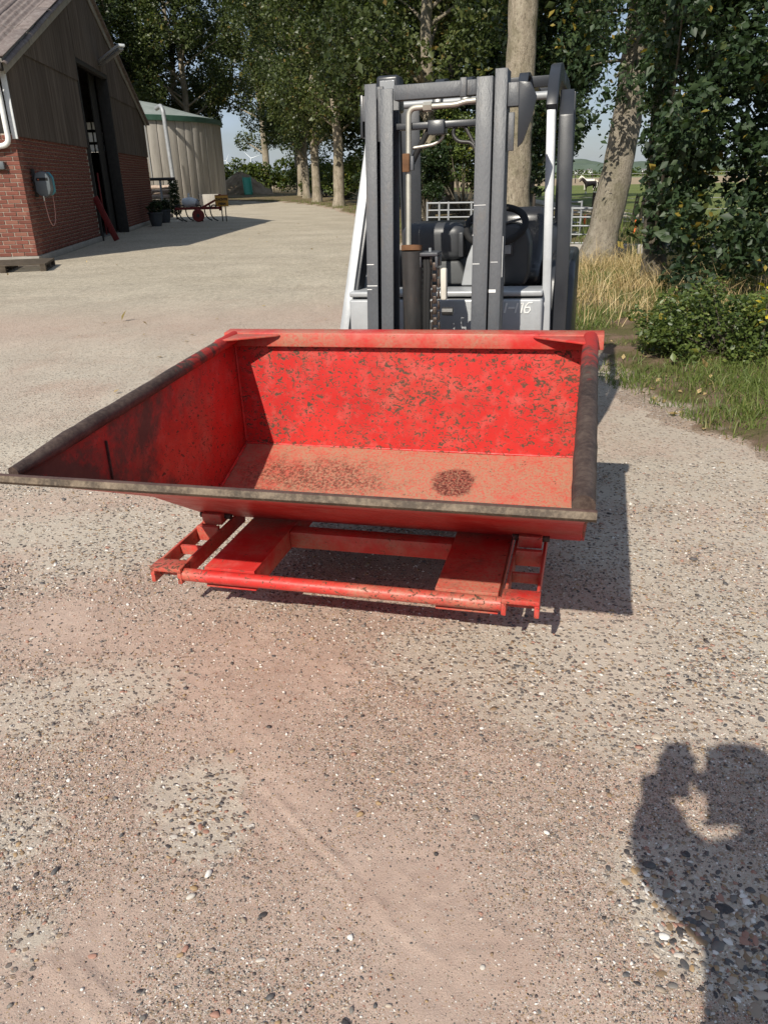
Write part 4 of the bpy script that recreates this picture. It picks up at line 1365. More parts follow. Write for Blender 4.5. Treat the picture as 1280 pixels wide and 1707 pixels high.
MB().lathe([(.0, -.02), (.035, -.015), (.03, .03), (.0, .035)], (-.16, -.13, .41), 12, 'X').build('hose_stop', 'reel_orange', reel)
MB().bx(-.02, .02, -.03, .05, .0, .66).build('wall_bracket', 'dark_iron', reel, bevel=.004)
hp = bend([(.18, -.32, .12), (.22, -.30, -.30), (.20, -.27, -.60), (.02, -.24, -.72), (-.16, -.22, -.55), (-.20, -.20, -.20), (-.22, -.20, -.08)], .16, 8)
MB().tube(hp, .009, 8).build('hose', 'hose_pink', reel, smooth=60)
MB().tube([(-.22, -.20, -.085), (-.23, -.20, .03)], .016, 8).build('nozzle', 'bone_plastic', reel)
pk = bl(5.9, -.45, 0)
plank = MB()
tag(plank.bar((0, 0, .02), bl(5.95, -.03, 1.15) - pk, .16, .05, (0, 1, 0)).build('leaning_board', 'red_board', None, bevel=.006), 'dark red board leaning beside the barn doorway', 'board').location = pk
# pallet by the corner
pg = gr(28, 450)
pal = thing('pallet', 'dark weathered wooden pallet lying by the barn corner', 'pallet', (pg.x - .15, pg.y + .05, 0), RZ + .12)
for q in range(7):
    MB().bx(-.6 + q * .178, -.6 + q * .178 + .115, -.75, .75, .118, .14).build('top_plank', 'pallet_wood', pal, bevel=.003)
for y in (-.75, -.05, .65):
    for x in (-.6, -.06, .48):
        MB().bx(x, x + .12, y, y + .1, .024, .095).build('block', 'pallet_wood', pal, bevel=.003)
    MB().bx(-.6, .6, y, y + .1, .096, .117).build('stringer', 'pallet_wood', pal, bevel=.003)
    MB().bx(-.6, .6, y, y + .1, .0, .023).build('bottom_plank', 'pallet_wood', pal, bevel=.003)

# ================================================================== concrete tank
TC = Vector((-16.9, 53.5, 0))
TR, TH = 7.0, 4.78
tank = thing('storage_tank', 'round concrete slab tank with green domed roof behind the barn', 'tank', TC)
NS = 72
for q in range(NS):
    a0, a1 = 2 * math.pi * (q + .035) / NS, 2 * math.pi * (q + .965) / NS
    ro, ri = TR + random.uniform(-.012, .012), TR - .14
    poly = [(ro * math.cos(a0), ro * math.sin(a0)), (ro * math.cos(a1), ro * math.sin(a1)), (ri * math.cos(a1), ri * math.sin(a1)), (ri * math.cos(a0), ri * math.sin(a0))]
    MB().prism(poly, 2, 0, TH).build('slab', 'concrete_slab', tank, bevel=.02)
MB().lathe([(TR - .15, 0), (TR - .145, TH)], (0, 0, 0), 72).build('joint_filling', 'near_black', tank, smooth=40)
MB().lathe([(TR + .06, TH - .12), (TR + .12, TH - .10), (TR + .12, TH + .16), (TR - .1, TH + .2)], (0, 0, 0), 64).build('roof_rim', 'green_rim', tank, smooth=40)
MB().lathe([(TR + .03, TH + .17), (5.2, TH + .62), (3.4, TH + 1.12), (1.6, TH + 1.45), (.02, TH + 1.55)], (0, 0, 0), 64).build('roof', 'tank_roof', tank, smooth=60)
pp = [at(291, 312, 46.9), at(272, 184, 46.9), at(268, 176, 47.1), at(261, 181, 47.8)]
MB().tube(bend([p - TC for p in [Vector((pp[0].x, pp[0].y, .2))] + pp], .3, 6), .115, 14).build('filling_pipe', 'galv', tank, smooth=60)
MB().tube([at(255, 300, 46.6) - TC, at(240, 200, 46.6) - TC], .02, 8).build('conduit', 'galv', tank)
# low concrete trough right of the tank
q0, q1 = gr(348, 348), gr(364, 345)
tag(MB().bx(-1.2, 0.0, 0, .5, 0, .75).build('concrete_trough', 'concrete_slab', None, bevel=.03), 'small concrete trough standing right of the round tank', 'trough').location = (gr(366, 346).x, gr(366, 346).y, 0)

# ================================================================== stacked posts, pots, machine, sign
DS = 35.5
for q in range(7):
    zr = .13 + (q) * .19
    a = at(247, 340, DS + .25 * (q % 2))
    b = at(286, 340, DS + .1 * (q % 3))
    r_ = .085 + .012 * (q % 3)
    pts = [Vector((0, 0, 0)).lerp(Vector((b.x - a.x, b.y - a.y, 0)), f) for f in np.linspace(0, 1, 6)]
    lo = MB().tube([p + Vector((0, random.uniform(-.01, .01), random.uniform(-.01, .01))) for p in pts], [r_ * random.uniform(.92, 1.06) for _ in pts], 12).build('log', 'log_bark', None, smooth=60)
    lo.location = (a.x, a.y, zr)
    tag(lo, ['bottom log of the pale stack between barn and tank', 'second log from the ground in the pale stack', 'third log from the ground in the pale stack', 'fourth log up, middle of the pale stack by the tank', 'third log from the top of the pale stack', 'second log from the top of the pale stack', 'topmost log of the pale stack between barn and tank'][q], 'log', 'logs stacked between the barn and the tank')
rk = thing('pipe_rack', 'grey metal pipe rack standing in front of the log stack', 'rack', (at(254, 340, 34.9).x, at(254, 340, 34.9).y, 0))
b0 = Vector((at(254, 340, 34.9).x, at(254, 340, 34.9).y, 0))
for px in (254, 272):
    e = at(px, 340, 34.9)
    MB().tube([Vector((e.x, e.y, 0)) - b0, Vector((e.x, e.y, 1.62)) - b0], .045, 10).build('post', 'galv', rk, smooth=60)
MB().tube([at(246, 299, 34.85) - b0, at(292, 298, 34.85) - b0], .06, 10).build('rail', 'dark_iron', rk, smooth=60)
def leaves(n, P, size, droop=.3, flat=.5, seed=0, aspect=.62):
    """n leaf blades at P: folded diamonds of two triangles"""
    r = np.random.default_rng(seed)
    n = len(P)
    sz = size * np.exp(r.normal(0, .32, n))
    d = r.normal(0, 1, (n, 3))
    d[:, 2] = d[:, 2] * .6 - droop
    d /= np.linalg.norm(d, axis=1)[:, None]
    nn = r.normal(0, 1, (n, 3))
    nn[:, 2] = np.abs(nn[:, 2]) * .6 + flat
    s = np.cross(d, nn)
    s /= np.linalg.norm(s, axis=1)[:, None] + 1e-9
    nn = np.cross(s, d)
    w = sz * aspect * .5
    V = np.empty((n, 4, 3))
    V[:, 0] = P
    V[:, 1] = P + d * (sz * .42)[:, None] + s * w[:, None] + nn * (sz * .10)[:, None]
    V[:, 2] = P + d * sz[:, None]
    V[:, 3] = P + d * (sz * .42)[:, None] - s * w[:, None] + nn * (sz * .10)[:, None]
    k = np.arange(n) * 4
    T = np.concatenate([np.stack([k, k + 1, k + 2], 1), np.stack([k, k + 2, k + 3], 1)], 1).reshape(-1, 3)
    return V.reshape(-1, 3), T
def inball(n, c, rad, r, shell=.55):
    p = r.normal(0, 1, (n, 3))
    p /= np.linalg.norm(p, axis=1)[:, None]
    q = r.random(n) ** (1 / 3) * (1 - shell) + shell * r.random(n) ** .25
    return np.array(c) + p * q[:, None] * np.array(rad)
def foliage(name, clusters, n, size, mat, parent, seed=0, droop=.3, flat=.5, shell=.55, aspect=.62):
    r = np.random.default_rng(seed)
    w = np.array([c[1][0] * c[1][1] + c[1][0] * c[1][2] for c in clusters])
    cnt = np.maximum(4, (n * w / w.sum()).astype(int))
    P = np.concatenate([inball(k, c[0], c[1], r, shell) for k, c in zip(cnt, clusters)])
    clump = np.concatenate([np.full(k, r.normal(0, .13)) for k in cnt])
    tint = np.clip(.42 + clump + r.normal(0, .2, len(P)), 0, .995)
    rare = r.random(len(P)) < .012
    tint[rare] = 1
    V, T = leaves(len(P), P, size, droop, flat, seed + 1, aspect)
    return link(name, fast(name, V, T, np.repeat(tint, 2)), mat, parent)
for q, (px, py, sc_, lab) in enumerate([(262, 377, 1.0, 'dark flower pot with leafy plant, the nearer of two by the barn end'), (277, 371, .92, 'dark flower pot with leafy plant, the farther one beside the logs')]):
    g_ = gr(px, py)
    pt_ = thing('potted_plant', lab, 'potted plant', (g_.x, g_.y, 0), 0, 'flower pots at the far barn corner')
    MB().lathe([(.17 * sc_, 0), (.22 * sc_, .18), (.25 * sc_, .42), (.28 * sc_, .43), (.28 * sc_, .48), (.23 * sc_, .48), (.20 * sc_, .42)], (0, 0, 0), 24).build('pot', 'pot', pt_, smooth=40)
    foliage('plant', [((0, 0, .62), (.28, .28, .2)), ((.1, -.1, .75), (.2, .2, .15))], 700, .07, 'leaf_dark', pt_, 40 + q)
e = at(294, 350, 35.0)
eg = thing('evergreen_shrub', 'dark clipped evergreen shrub at the right end of the log stack', 'shrub', (e.x, e.y, 0))
foliage('foliage', [((0, 0, .35 + .22 * k), (.26 - .012 * k, .26, .2)) for k in range(6)], 4200, .05, 'leaf_dark', eg, 50, .0, .2)
MB().tube([(0, 0, 0), (0, 0, 1.3)], [.03, .012], 8).build('stem', 'bark_dark', eg)
# tined cultivator
c0 = gr(333, 370)
cu = thing('cultivator', 'rusty red tined farm cultivator parked by the yellow sign', 'farm machine', (c0.x, c0.y, 0), .05)
s_ = c0.y / 1259
MB().bar((-35 * s_, 0, .50), (33 * s_, .05, .50), .10, .09).build('beam', 'farm_red', cu, bevel=.006)
MB().bar((-33 * s_, .55, .50), (22 * s_, .6, .50), .09, .08).build('beam', 'farm_red', cu, bevel=.006)
MB().bar((-10 * s_, 0, .52), (-10 * s_, .6, .52), .08, .08).build('cross_member', 'farm_red', cu, bevel=.006)
MB().bar((6 * s_, 0, .52), (33 * s_, .1, .86), .08, .08).build('drawbar', 'farm_red', cu, bevel=.006)
MB().bar((33 * s_, .1, .40), (34.5 * s_, .1, 1.0), .09, .06).build('hitch_post', 'farm_red', cu, bevel=.006)
for k, px in enumerate((-32, -22, -15, 3, 14, 26)):
    x = px * s_
    y = .0 if k % 2 else .5
    arc = [(x, y, .50), (x + .05, y, .60), (x - .10, y, .62), (x - .20, y, .48), (x - .18, y, .26), (x - .08, y, .10), (x + .08, y, .03)]
    MB().tube(bend(arc, .12, 5), .026, 8).build('tine', 'dark_iron', cu, smooth=60)
whl = MB().lathe([(.08, -.06), (.21, -.06), (.24, -.03), (.24, .03), (.21, .06), (.08, .06)], (0, -.12, .245), 24, 'Y').build('wheel', 'farm_red', cu, smooth=40)
MB().lathe([(.0, -.07), (.07, -.07), (.07, .07), (.0, .07)], (0, -.12, .245), 14, 'Y').build('hub', 'dark_iron', whl)
en = MB().lathe([(.02, -.30), (.14, -.26), (.19, -.05), (.19, .12), (.12, .28), (.03, .30)], (-14 * s_, .25, .72), 18, 'X').build('gearbox', 'old_white', cu, smooth=50)
MB().tube([(-14 * s_, .25, .85), (-14 * s_, .25, 1.02), (-13 * s_, .25, 1.05)], .04, 10).build('filler_neck', 'old_white', en)
MB().lathe([(.02, -.1), (.12, -.08), (.14, .05), (.05, .12)], (-3 * s_, .25, .70), 16, 'X').build('hub_cover', 'galv', cu, smooth=50)
MB().tube(bend([(-4 * s_, .2, .55), (-2 * s_, .2, .80), (2 * s_, .2, .75), (1.5 * s_, .2, 1.0)], .08), .018, 8).build('lever', 'dark_iron', cu, smooth=60)
# road sign
g0 = gr(373, 369)
k_ = g0.y / 1259
sg = thing('road_sign', 'yellow temporary sign reading ZACHTE BERM on two short legs', 'sign', (g0.x, g0.y, 0))
bz0, bz1 = at(373, 344, g0.y).z, at(373, 326, g0.y).z
bd = MB().bx(-10 * k_, 10 * k_, -.012, .012, bz0, bz1).build('board', 'sign_orange', sg, bevel=.006)
MB().bx(-10 * k_, 10 * k_, -.004, .03, bz1 + .001, bz1 + .03).build('board_edge', 'farm_red', bd, bevel=.004)
MB().bx(-.05, -.012, .014, .045, 0, bz1 - .03).build('leg', 'dark_iron', sg, bevel=.004)
MB().bx(.10, .138, .014, .045, 0, bz1 - .03).build('leg', 'dark_iron', sg, bevel=.004)
dg = bpy.context.evaluated_depsgraph_get()
def lettering(txt, size, loc, parent, mat, name='lettering'):
    cu_ = bpy.data.curves.new('txt', 'FONT')
    cu_.body = txt
    cu_.size = size
    cu_.align_x = 'CENTER'
    cu_.extrude = .003
    cu_.offset = .006
    to = bpy.data.objects.new('txt', cu_)
    C.objects.link(to)
    bpy.context.view_layer.update()
    me = bpy.data.meshes.new_from_object(to.evaluated_get(bpy.context.evaluated_depsgraph_get()))
    bpy.data.objects.remove(to)
    me.materials.clear()
    o = link(name, me, mat, parent)
    o.location = loc
    o.rotation_euler = (math.pi / 2, 0, 0)
    return o
lettering('ZACHTE', .118, (0, -.017, bz0 + (bz1 - bz0) * .56), bd, 'sign_ink')
lettering('BERM', .118, (.015, -.017, bz0 + (bz1 - bz0) * .14), bd, 'sign_ink')
# mound of earth with a slide
mc = gr(403, 326)
n = 60
th = np.linspace(0, 2 * np.pi, n, endpoint=False)
VV, TT = [], []
rings = 16
for j in range(rings + 1):
    f = j / rings
    for i in range(n):
        rr = (1 - f) * (2.9 + .5 * math.sin(2 * th[i] + 1) + .2 * math.sin(5 * th[i])) * (1 + .06 * random.uniform(-1, 1))
        zz_ = 2.35 * (1 - (1 - f) ** 1.25) ** 1.0 + .08 * random.uniform(-1, 1) * (0 < j < rings)
        VV.append((rr * math.cos(th[i]), rr * math.sin(th[i]), zz_ - .08))
for j in range(rings):
    for i in range(n):
        a, b = j * n + i, j * n + (i + 1) % n
        TT += [(a, b, b + n), (a, b + n, a + n)]
mo = link('earth_mound', fast('earth_mound', np.array(VV), np.array(TT), smooth=True), 'earth')
mo.location = (mc.x, mc.y, 0)
tag(mo, 'bare earth mound with thin grass at the end of the drive', 'mound')
sa_, sb_ = at(411, 296, mc.y - .9), at(415, 326.5, mc.y - 3.4)
sl_ = thing('slide', 'green playground slide lying down the front of the earth mound', 'slide', (sb_.x, sb_.y, 0))
base = Vector((sb_.x, sb_.y, 0))
MB().bar(sa_ - base, sb_ - base + Vector((0, 0, .12)), .75, .05).build('chute', 'slide_green', sl_, bevel=.01)
for s in (-1, 1):
    MB().bar(sa_ - base + Vector((s * .4, 0, .08)), sb_ - base + Vector((s * .4, 0, .2)), .05, .24).build('side_rail', 'slide_green', sl_, bevel=.01)
# ================================================================== trees
def ell(px, py, D, rx, ry, rz):
    p = at(px, py, D)
    return ((p.x, p.y, p.z), (rx, ry, rz))
def trunk_mesh(name, pts, rs, limbs=(), seed=0, n=16, flare=1.35):
    r = random.Random(seed)
    mb = MB()
    pts = [Vector(p) for p in pts]
    fine, fr_ = [], []
    for i in range(len(pts) - 1):
        for k in range(5):
            f = k / 5
            fine.append(pts[i].lerp(pts[i + 1], f))
            fr_.append(rs[i] * (1 - f) + rs[i + 1] * f)
    fine.append(pts[-1])
    fr_.append(rs[-1])
    fr_ = [a * (1 + (flare - 1) * max(0, 1 - (p - pts[0]).length / .6)) * r.uniform(.945, 1.055) for a, p in zip(fr_, fine)]
    mb.tube(fine, fr_, n)
    for (a, b, r0) in limbs:
        a, b = Vector(a), Vector(b)
        mid = a.lerp(b, .5) + Vector((r.uniform(-.2, .2), r.uniform(-.2, .2), r.uniform(.0, .35))) * (b - a).length * .3
        q = [a * (1 - f) ** 2 + mid * 2 * f * (1 - f) + b * f * f for f in np.linspace(0, 1, 7)]
        mb.tube(q, [r0 * (1 - .8 * f) for f in np.linspace(0, 1, 7)], 7)
    return mb.mesh(name, smooth=70)

def poplar_proto(seed, H=17.5, z0=4.2, rad=3.0, nl=23000, leaf=.20, mat='leaf_poplar', bark_='bark_pale', ncl=62, r0=.30):
    r = random.Random(seed)
    cl = []
    limbs = []
    for k in range(ncl):
        z = z0 + (H - z0) * (k + r.random()) / ncl
        f = (z - z0) / (H - z0)
        rr = rad * (.72 + .5 * math.sin(min(1, f * 1.25) * math.pi * .75)) * (1 - .55 * max(0, f - .55) / .45)
        a = r.random() * 6.283
        q = rr * (.25 + .75 * math.sqrt(r.random()))
        c = (q * math.cos(a), q * math.sin(a), z)
        s = r.uniform(.55, 1.15)
        cl.append((c, (s, s, s * r.uniform(.9, 1.7))))
        if k % 2 == 0:
            limbs.append(((0, 0, max(2.6, z - .45 * q - .4)), (c[0], c[1], c[2]), .05 + .05 * (1 - f)))
    P = [(0, 0, -.1)] + [(r.uniform(-.12, .12), r.uniform(-.12, .12), H * .93 * k / 5) for k in range(1, 6)]
    tm = trunk_mesh('trunk', P, [r0 * (1 - .16 * k) for k in range(6)], limbs, seed)
    tm.materials.append(M[bark_])
    rr_ = np.random.default_rng(seed)
    o = foliage('crown', cl, nl, leaf, mat, None, seed, .45, .25, .5, .75)
    me = o.data
    bpy.data.objects.remove(o)
    return tm, me
protoA = poplar_proto(101, 17.5, 4.0, 3.1, 36000, .155, ncl=66)
protoB = poplar_proto(202, 18.5, 4.4, 3.5, 38000, .155, ncl=66)
protoC = poplar_proto(303, 16, 2.6, 3.2, 26000, .17, 'leaf_dark', 'bark_dark', 66, .22)
def put(proto, x, y, label, group, s=1.0, rz=0.0, sxy=1.0, name='poplar_tree'):
    t = thing(name, label, 'tree', (x, y, -.02), rz, group)
    for nm, me in (('trunk', proto[0]), ('crown', proto[1])):
        o = link(nm, me, None, t)
        o.scale = (s * sxy, s * sxy, s)
    return t
ROW = 'poplars along the right side of the drive'
for x, y, lab, pr, s, rz, w in [
    (-2.15, 45.7, 'pale-trunked poplar nearest the camera in the row right of the drive', protoA, 1.0, .3, 1.05),
    (-4.0, 54.4, 'second pale poplar trunk in the row along the drive', protoB, 1.0, 1.7, 1.0),
    (-5.5, 64.0, 'third poplar along the drive, behind two pale trunks', protoA, 1.05, 3.1, .95),
    (-6.8, 73.5, 'fourth poplar along the drive, near the earth mound', protoB, 1.05, 4.4, .95),
    (-8.3, 88.0, 'last poplar of the row, beyond the bend of the drive', protoA, 1.1, 5.2, 1.0),
    (.15, 37.5, 'poplar standing behind the left mast rails of the forklift', protoB, .95, 2.2, 1.05),
    (1.75, 29.0, 'poplar whose trunk shows between the forklift mast rails', protoA, .9, .9, 1.0)]:
    put(pr, x, y, lab, ROW, s, rz, w)
LEFT = 'tall trees behind the barn and the tank'
for x, y, lab, pr, s, rz, w in [
    (-14.9, 67, 'tall tree with bare trunk just right of the round tank', protoB, 1.1, .2, 1.05),
    (-19.2, 64, 'tall tree standing behind the middle of the round tank', protoA, 1.1, 1.3, 1.1),
    (-23.5, 68, 'tall tree rising behind the barn gable and the tank', protoB, 1.1, 2.6, 1.1),
    (-28.0, 72, 'tall leafy tree rising behind the barn roof', protoA, 1.15, 3.9, 1.2),
    (-17.2, 74, 'tall tree between the two nearest ones behind the tank', protoA, 1.15, .8, 1.15),
    (-21.5, 60, 'tall tree just behind the far barn corner and tank', protoB, 1.0, 5.9, 1.0),
    (-25.5, 62, 'tall tree behind the barn, left of the strip lamp', protoA, 1.05, 4.8, 1.1),
    (-13.0, 98, 'far tall tree beyond the hedge, above the earth mound', protoB, 1.25, 5.0, 1.2)]:
    put(pr, x, y, lab, LEFT, s, rz, w)
BACK = 'dark trees behind the forklift'
for x, y, lab, pr, s, rz, w in [
    (3.0, 34, 'dark leafy tree behind the forklift between mast and seat', protoC, .9, .2, 1.0),
    (5.6, 33, 'dark leafy tree just right of the big trunk behind the forklift', protoC, .9, 2.0, .85),
    (8.6, 46, 'dark leafy tree at the pasture edge behind the forklift pillar', protoC, 1.15, 4.1, .85),
    (1.2, 48, 'dark leafy tree far behind the forklift mast', protoC, 1.2, 5.3, 1.1)]:
    put(pr, x, y, lab, BACK, s, rz, w, 'leafy_tree')

# big pale trunk behind the forklift
b1 = at(858, 430, 15.5)
base = Vector((b1.x, b1.y, 0))
bt = thing('ash_tree', 'big pale straight tree trunk right behind the forklift mast', 'tree', base)
pts = [Vector((0, 0, -.1)), at(858, 330, 15.5) - base, at(862, 200, 15.5) - base, at(870, 60, 15.5) - base, at(874, -60, 15.5) - base, Vector((.3, .1, 8)), Vector((.2, .2, 11))]
cl = []
r = random.Random(7)
limbs = []
for k in range(40):
    z = 5.6 + 7 * r.random()
    a, q = r.random() * 6.283, 3.4 * math.sqrt(r.random())
    cl.append(((q * math.cos(a), q * math.sin(a) + .8, z), (.8, .8, .7)))
    if k % 2 == 0:
        limbs.append(((.2, .1, max(4.6, z - .4 * q - .5)), cl[-1][0], .09))
link('trunk', trunk_mesh('trunk', pts, [.30, .285, .27, .255, .24, .18, .08], limbs, 3, 22, 1.3), 'bark_pale', bt)
foliage('crown', cl, 16000, .12, 'leaf_poplar', bt, 71, .4, .3)
kn = at(878, 188, 15.24) - base
for dx in (-.06, .07):
    MB().lathe([(.0, -.05), (.05, -.045), (.075, 0), (.05, .04), (.02, .045)], kn + Vector((dx, 0, 0)), 14, 'Y').build('knot', 'bark_pale', bt, smooth=60)

# leaning trunk
lb = gr(993, 446)
base = Vector((lb.x, lb.y, 0))
lt = thing('leaning_tree', 'grey tree trunk leaning to the right at the pasture gate', 'tree', base)
pts = [Vector((-.08, 0, -.15)), at(1002, 400, 13.65) - base, at(1025, 300, 13.75) - base, at(1044, 200, 13.85) - base, at(1058, 100, 13.9) - base, at(1068, 20, 13.9) - base, at(1085, -150, 14.2) - base, at(1095, -400, 14.5) - base]
cl, limbs = [], []
D = 13.5
for (px, py, rx, rz_) in [(960, 25, .42, .30), (1000, 60, .5, .35), (1045, 30, .5, .35), (1085, 60, .5, .4), (985, 110, .36, .28), (1025, 130, .36, .3), (945, 75, .28, .22), (1075, 150, .4, .35), (975, 165, .22, .18), (1000, 195, .14, .16),
                          (1012, 165, .2, .22), (1003, 235, .05, .16), (1004, 270, .035, .13), (955, 212, .10, .08), (968, 190, .16, .12), (948, 232, .05, .10), (1020, 210, .12, .12), (1100, 10, .5, .4), (1060, -40, .7, .5), (980, -30, .6, .4), (1010, -90, .8, .5), (1100, -120, .9, .6), (1075, 215, .12, .12), (1090, 240, .25, .2)]:
    c = ell(px, py, D + r.uniform(-.7, .6), rx, rx, rz_)
    cl.append((tuple(Vector(c[0]) - base), c[1]))
    if rx > .3:
        limbs.append((pts[4 if py > 40 else 5], tuple(Vector(c[0]) - base), .035))
for k in range(26):
    z = 5.0 + 5.5 * r.random()
    a, q = r.random() * 6.283, 2.8 * math.sqrt(r.random())
    cl.append(((1.3 + q * math.cos(a), q * math.sin(a), z), (.7, .7, .6)))
link('trunk', trunk_mesh('trunk', pts, [.29, .265, .25, .235, .22, .205, .16, .08], limbs, 5, 22, 1.25), 'bark_grey', lt)
foliage('crown', cl, 15000, .085, 'leaf_elm', lt, 72, .5, .3, .4)

# drooping dark boughs right of the silver pillar, from a tree at the pasture edge
cl = []
ob = at(905, 420, 22)
base = Vector((ob.x + .6, ob.y, 0))
dt = thing('bough_tree', 'dark tree with boughs drooping over the pasture right of the forklift', 'tree', base)
for (px, py, rx, rz_) in [(880, 40, 1.0, .7), (905, 110, .9, .6), (900, 190, .6, .6), (905, 245, .42, .4), (898, 290, .24, .26), (893, 318, .22, .10), (930, 60, .8, .6), (960, 130, .6, .5), (925, 170, .5, .5), (915, 225, .3, .3), (985, 90, .6, .5), (950, 190, .3, .35), (870, 110, .7, .6), (900, -60, 1.3, .9), (960, -50, 1.3, .9), (880, 270, .3, .3)]:
    c = ell(px, py, 22 + r.uniform(-.8, .8), rx, rx, rz_)
    cl.append((tuple(Vector(c[0]) - base), c[1]))
link('trunk', trunk_mesh('trunk', [(0, .8, -.1), (0, .8, 3), (.1, .7, 6), (.2, .6, 9)], [.14, .12, .10, .05], [((0, .8, 2.5 + .2 * i), c[0], .03) for i, c in enumerate(cl)], 9), 'bark_dark', dt)
foliage('crown', cl, 15000, .12, 'leaf_dark', dt, 73, .5, .2, .45)

# ivy-clad elm on the right
ib = gr(1090, 473)
base = Vector((ib.x, ib.y, 0))
it_ = thing('elm_tree', 'ivy-clad elm with dense dark leaves filling the right edge', 'tree', base)
pts = [Vector((0, 0, -.1)), at(1090, 400, 11.6) - base, at(1095, 300, 11.6) - base, at(1105, 150, 11.6) - base, at(1120, 0, 11.6) - base, Vector((.6, .2, 6.5))]
cl, limbs = [], []
for k in range(330):
    px = r.uniform(1090, 1440)
    py = r.uniform(-420, 478)
    left = 1085 + 10 * math.sin(py * .05) - (40 if py < 120 else 0) - max(0, 120 - py) * .25
    if px < left + 14:
        px = left + 14 + r.random() * 30
    if py > 400 and px < 1118:
        px += 26
    Dd = r.uniform(8.9, 11.0) - .3 * (px - 1090) / 300
    rr = r.uniform(.16, .34)
    c = ell(px + rr * 60, py - 12, Dd, rr, rr, rr * r.uniform(.8, 1.2))
    if c[0][2] < .32:
        continue
    cl.append((tuple(Vector(c[0]) - base), c[1]))
    if k % 16 == 0:
        limbs.append((pts[r.choice([1, 2, 3, 4])], cl[-1][0], .03))
for (px, py, rx, rz_) in [(1075, 345, .09, .07), (1060, 365, .08, .06), (1045, 385, .07, .05), (1034, 402, .05, .04), (1064, 340, .06, .05), (1082, 300, .12, .1), (1080, 385, .1, .1), (1052, 372, .06, .05), (1070, 400, .05, .05)]:
    c = ell(px, py, 10.2, rx, rx, rz_)
    cl.append((tuple(Vector(c[0]) - base), c[1]))
for py in range(-150, 420, 16):
    c = ell(1098 + r.uniform(-14, 14) - .02 * py, py, 11.25 + r.uniform(-.1, .25), .17, .15, .15)
    cl.append((tuple(Vector(c[0]) - base), c[1]))
link('trunk', trunk_mesh('trunk', pts, [.17, .16, .15, .14, .12, .08], limbs, 6, 16, 1.3), 'bark_dark', it_)
foliage('crown', cl, 46000, .085, 'leaf_elm', it_, 74, .5, .35, .45)
# the leaves nearest to us, one by one
def leaf_shape(size=1.0):
    V, T = [], []
    ws = [0, .30, .36, .26, .0]
    for i, w in enumerate(ws):
        y = i / 4
        z = -.16 * y * y
        V += [(-w, y, z + .10 * w * 2), (0, y, z), (w, y, z + .10 * w * 2)]
    for i in range(4):
        a = i * 3
        for q in (0, 1):
            T += [(a + q, a + q + 1, a + q + 4), (a + q, a + q + 4, a + q + 3)]
    return np.array(V) * size, np.array(T)
lv, ltri = leaf_shape()
lmeshes = []
for k in range(4):
    me = fast('leaf', lv * np.array([1, 1, 1 + .6 * k]), ltri, np.full(len(ltri), [.3, .55, .75, .93][k]), True)
    me.materials.append(M['leaf_elm'])
    lmeshes.append(me)
rg = np.random.default_rng(77)
cfront = sorted(cl, key=lambda c: (Vector(c[0]) + base).y)[:70]
for k in range(300):
    c = cfront[k % len(cfront)]
    off = rg.normal(0, 1, 3)
    off /= np.linalg.norm(off)
    off[1] = -abs(off[1])
    p = np.array(c[0]) + off * np.array(c[1]) * 1.04
    o = bpy.data.objects.new('leaf', lmeshes[k % 4])
    o.location = p
    o.rotation_euler = (rg.uniform(-1.3, -.2), rg.normal(0, .5), rg.uniform(0, 6.28))
    o.rotation_euler = (rg.uniform(.3, 1.1), rg.normal(0, .4), math.pi + rg.normal(0, .9))
    s = .085 * math.exp(rg.normal(0, .15))
    o.scale = (s, s, s)
    C.objects.link(o)
    o.parent = it_

# ------------------------------------------------------------------ hedges and bushes
def bush(name, label, cat, x, y, rx, ry, h, n, leaf, mat, seed, group=None, ncl=14):
    rr = random.Random(seed)
    t = thing(name, label, cat, (x, y, 0), 0, group)
    cl = []
    for k in range(ncl):
        a, q = rr.random() * 6.283, math.sqrt(rr.random())
        hz = h * (1 - .35 * q) * rr.uniform(.35, 1)
        s = rr.uniform(.28, .5) * min(rx, ry, h) * (1 if ncl < 30 else rr.uniform(.35, .9))
        cl.append(((rx * q * math.cos(a), ry * q * math.sin(a), max(s * .6, hz - s * .6)), (s, s, s * .85)))
    if ncl > 30:
        cl += [((rx * f, 0, h * .42), (rx * .34, ry * .7, h * .40)) for f in (-.5, 0, .5)]
    foliage('foliage', cl, n, leaf, mat, t, seed, .15, .35, .5)
    link('stems', trunk_mesh('stems', [(0, 0, -.05), (0, 0, h * .3)], [.03 * h ** .5, .02], [((0, 0, .05), c[0], .012 * h ** .5) for c in cl], seed, 7), 'bark_dark', t)
    return t
hg = thing('hedge', 'long green hedge closing off the far end of the drive', 'hedge', (-14, 96, 0))
rr = random.Random(31)
cl = [((-16 + 30 * k / 45 + rr.uniform(-.4, .4), rr.uniform(-.8, .8), rr.uniform(.7, 2.4)), (1.1, 1.0, .9)) for k in range(46)] + [((-16 + 30 * k / 30, rr.uniform(-.6, .6), 2.6 + rr.uniform(-.3, .7)), (.9, .9, .6)) for k in range(30)]
foliage('foliage', cl, 15000, .26, 'leaf_bright', hg, 90, .2, .3, .6, .8)
link('stems', trunk_mesh('stems', [(0, 0, -.05), (0, 0, 1)], [.1, .05], [((c[0][0], 0, 0), c[0], .05) for c in cl[::2]], 8, 7), 'bark_dark', hg)
UND = 'bushes under the poplar row'
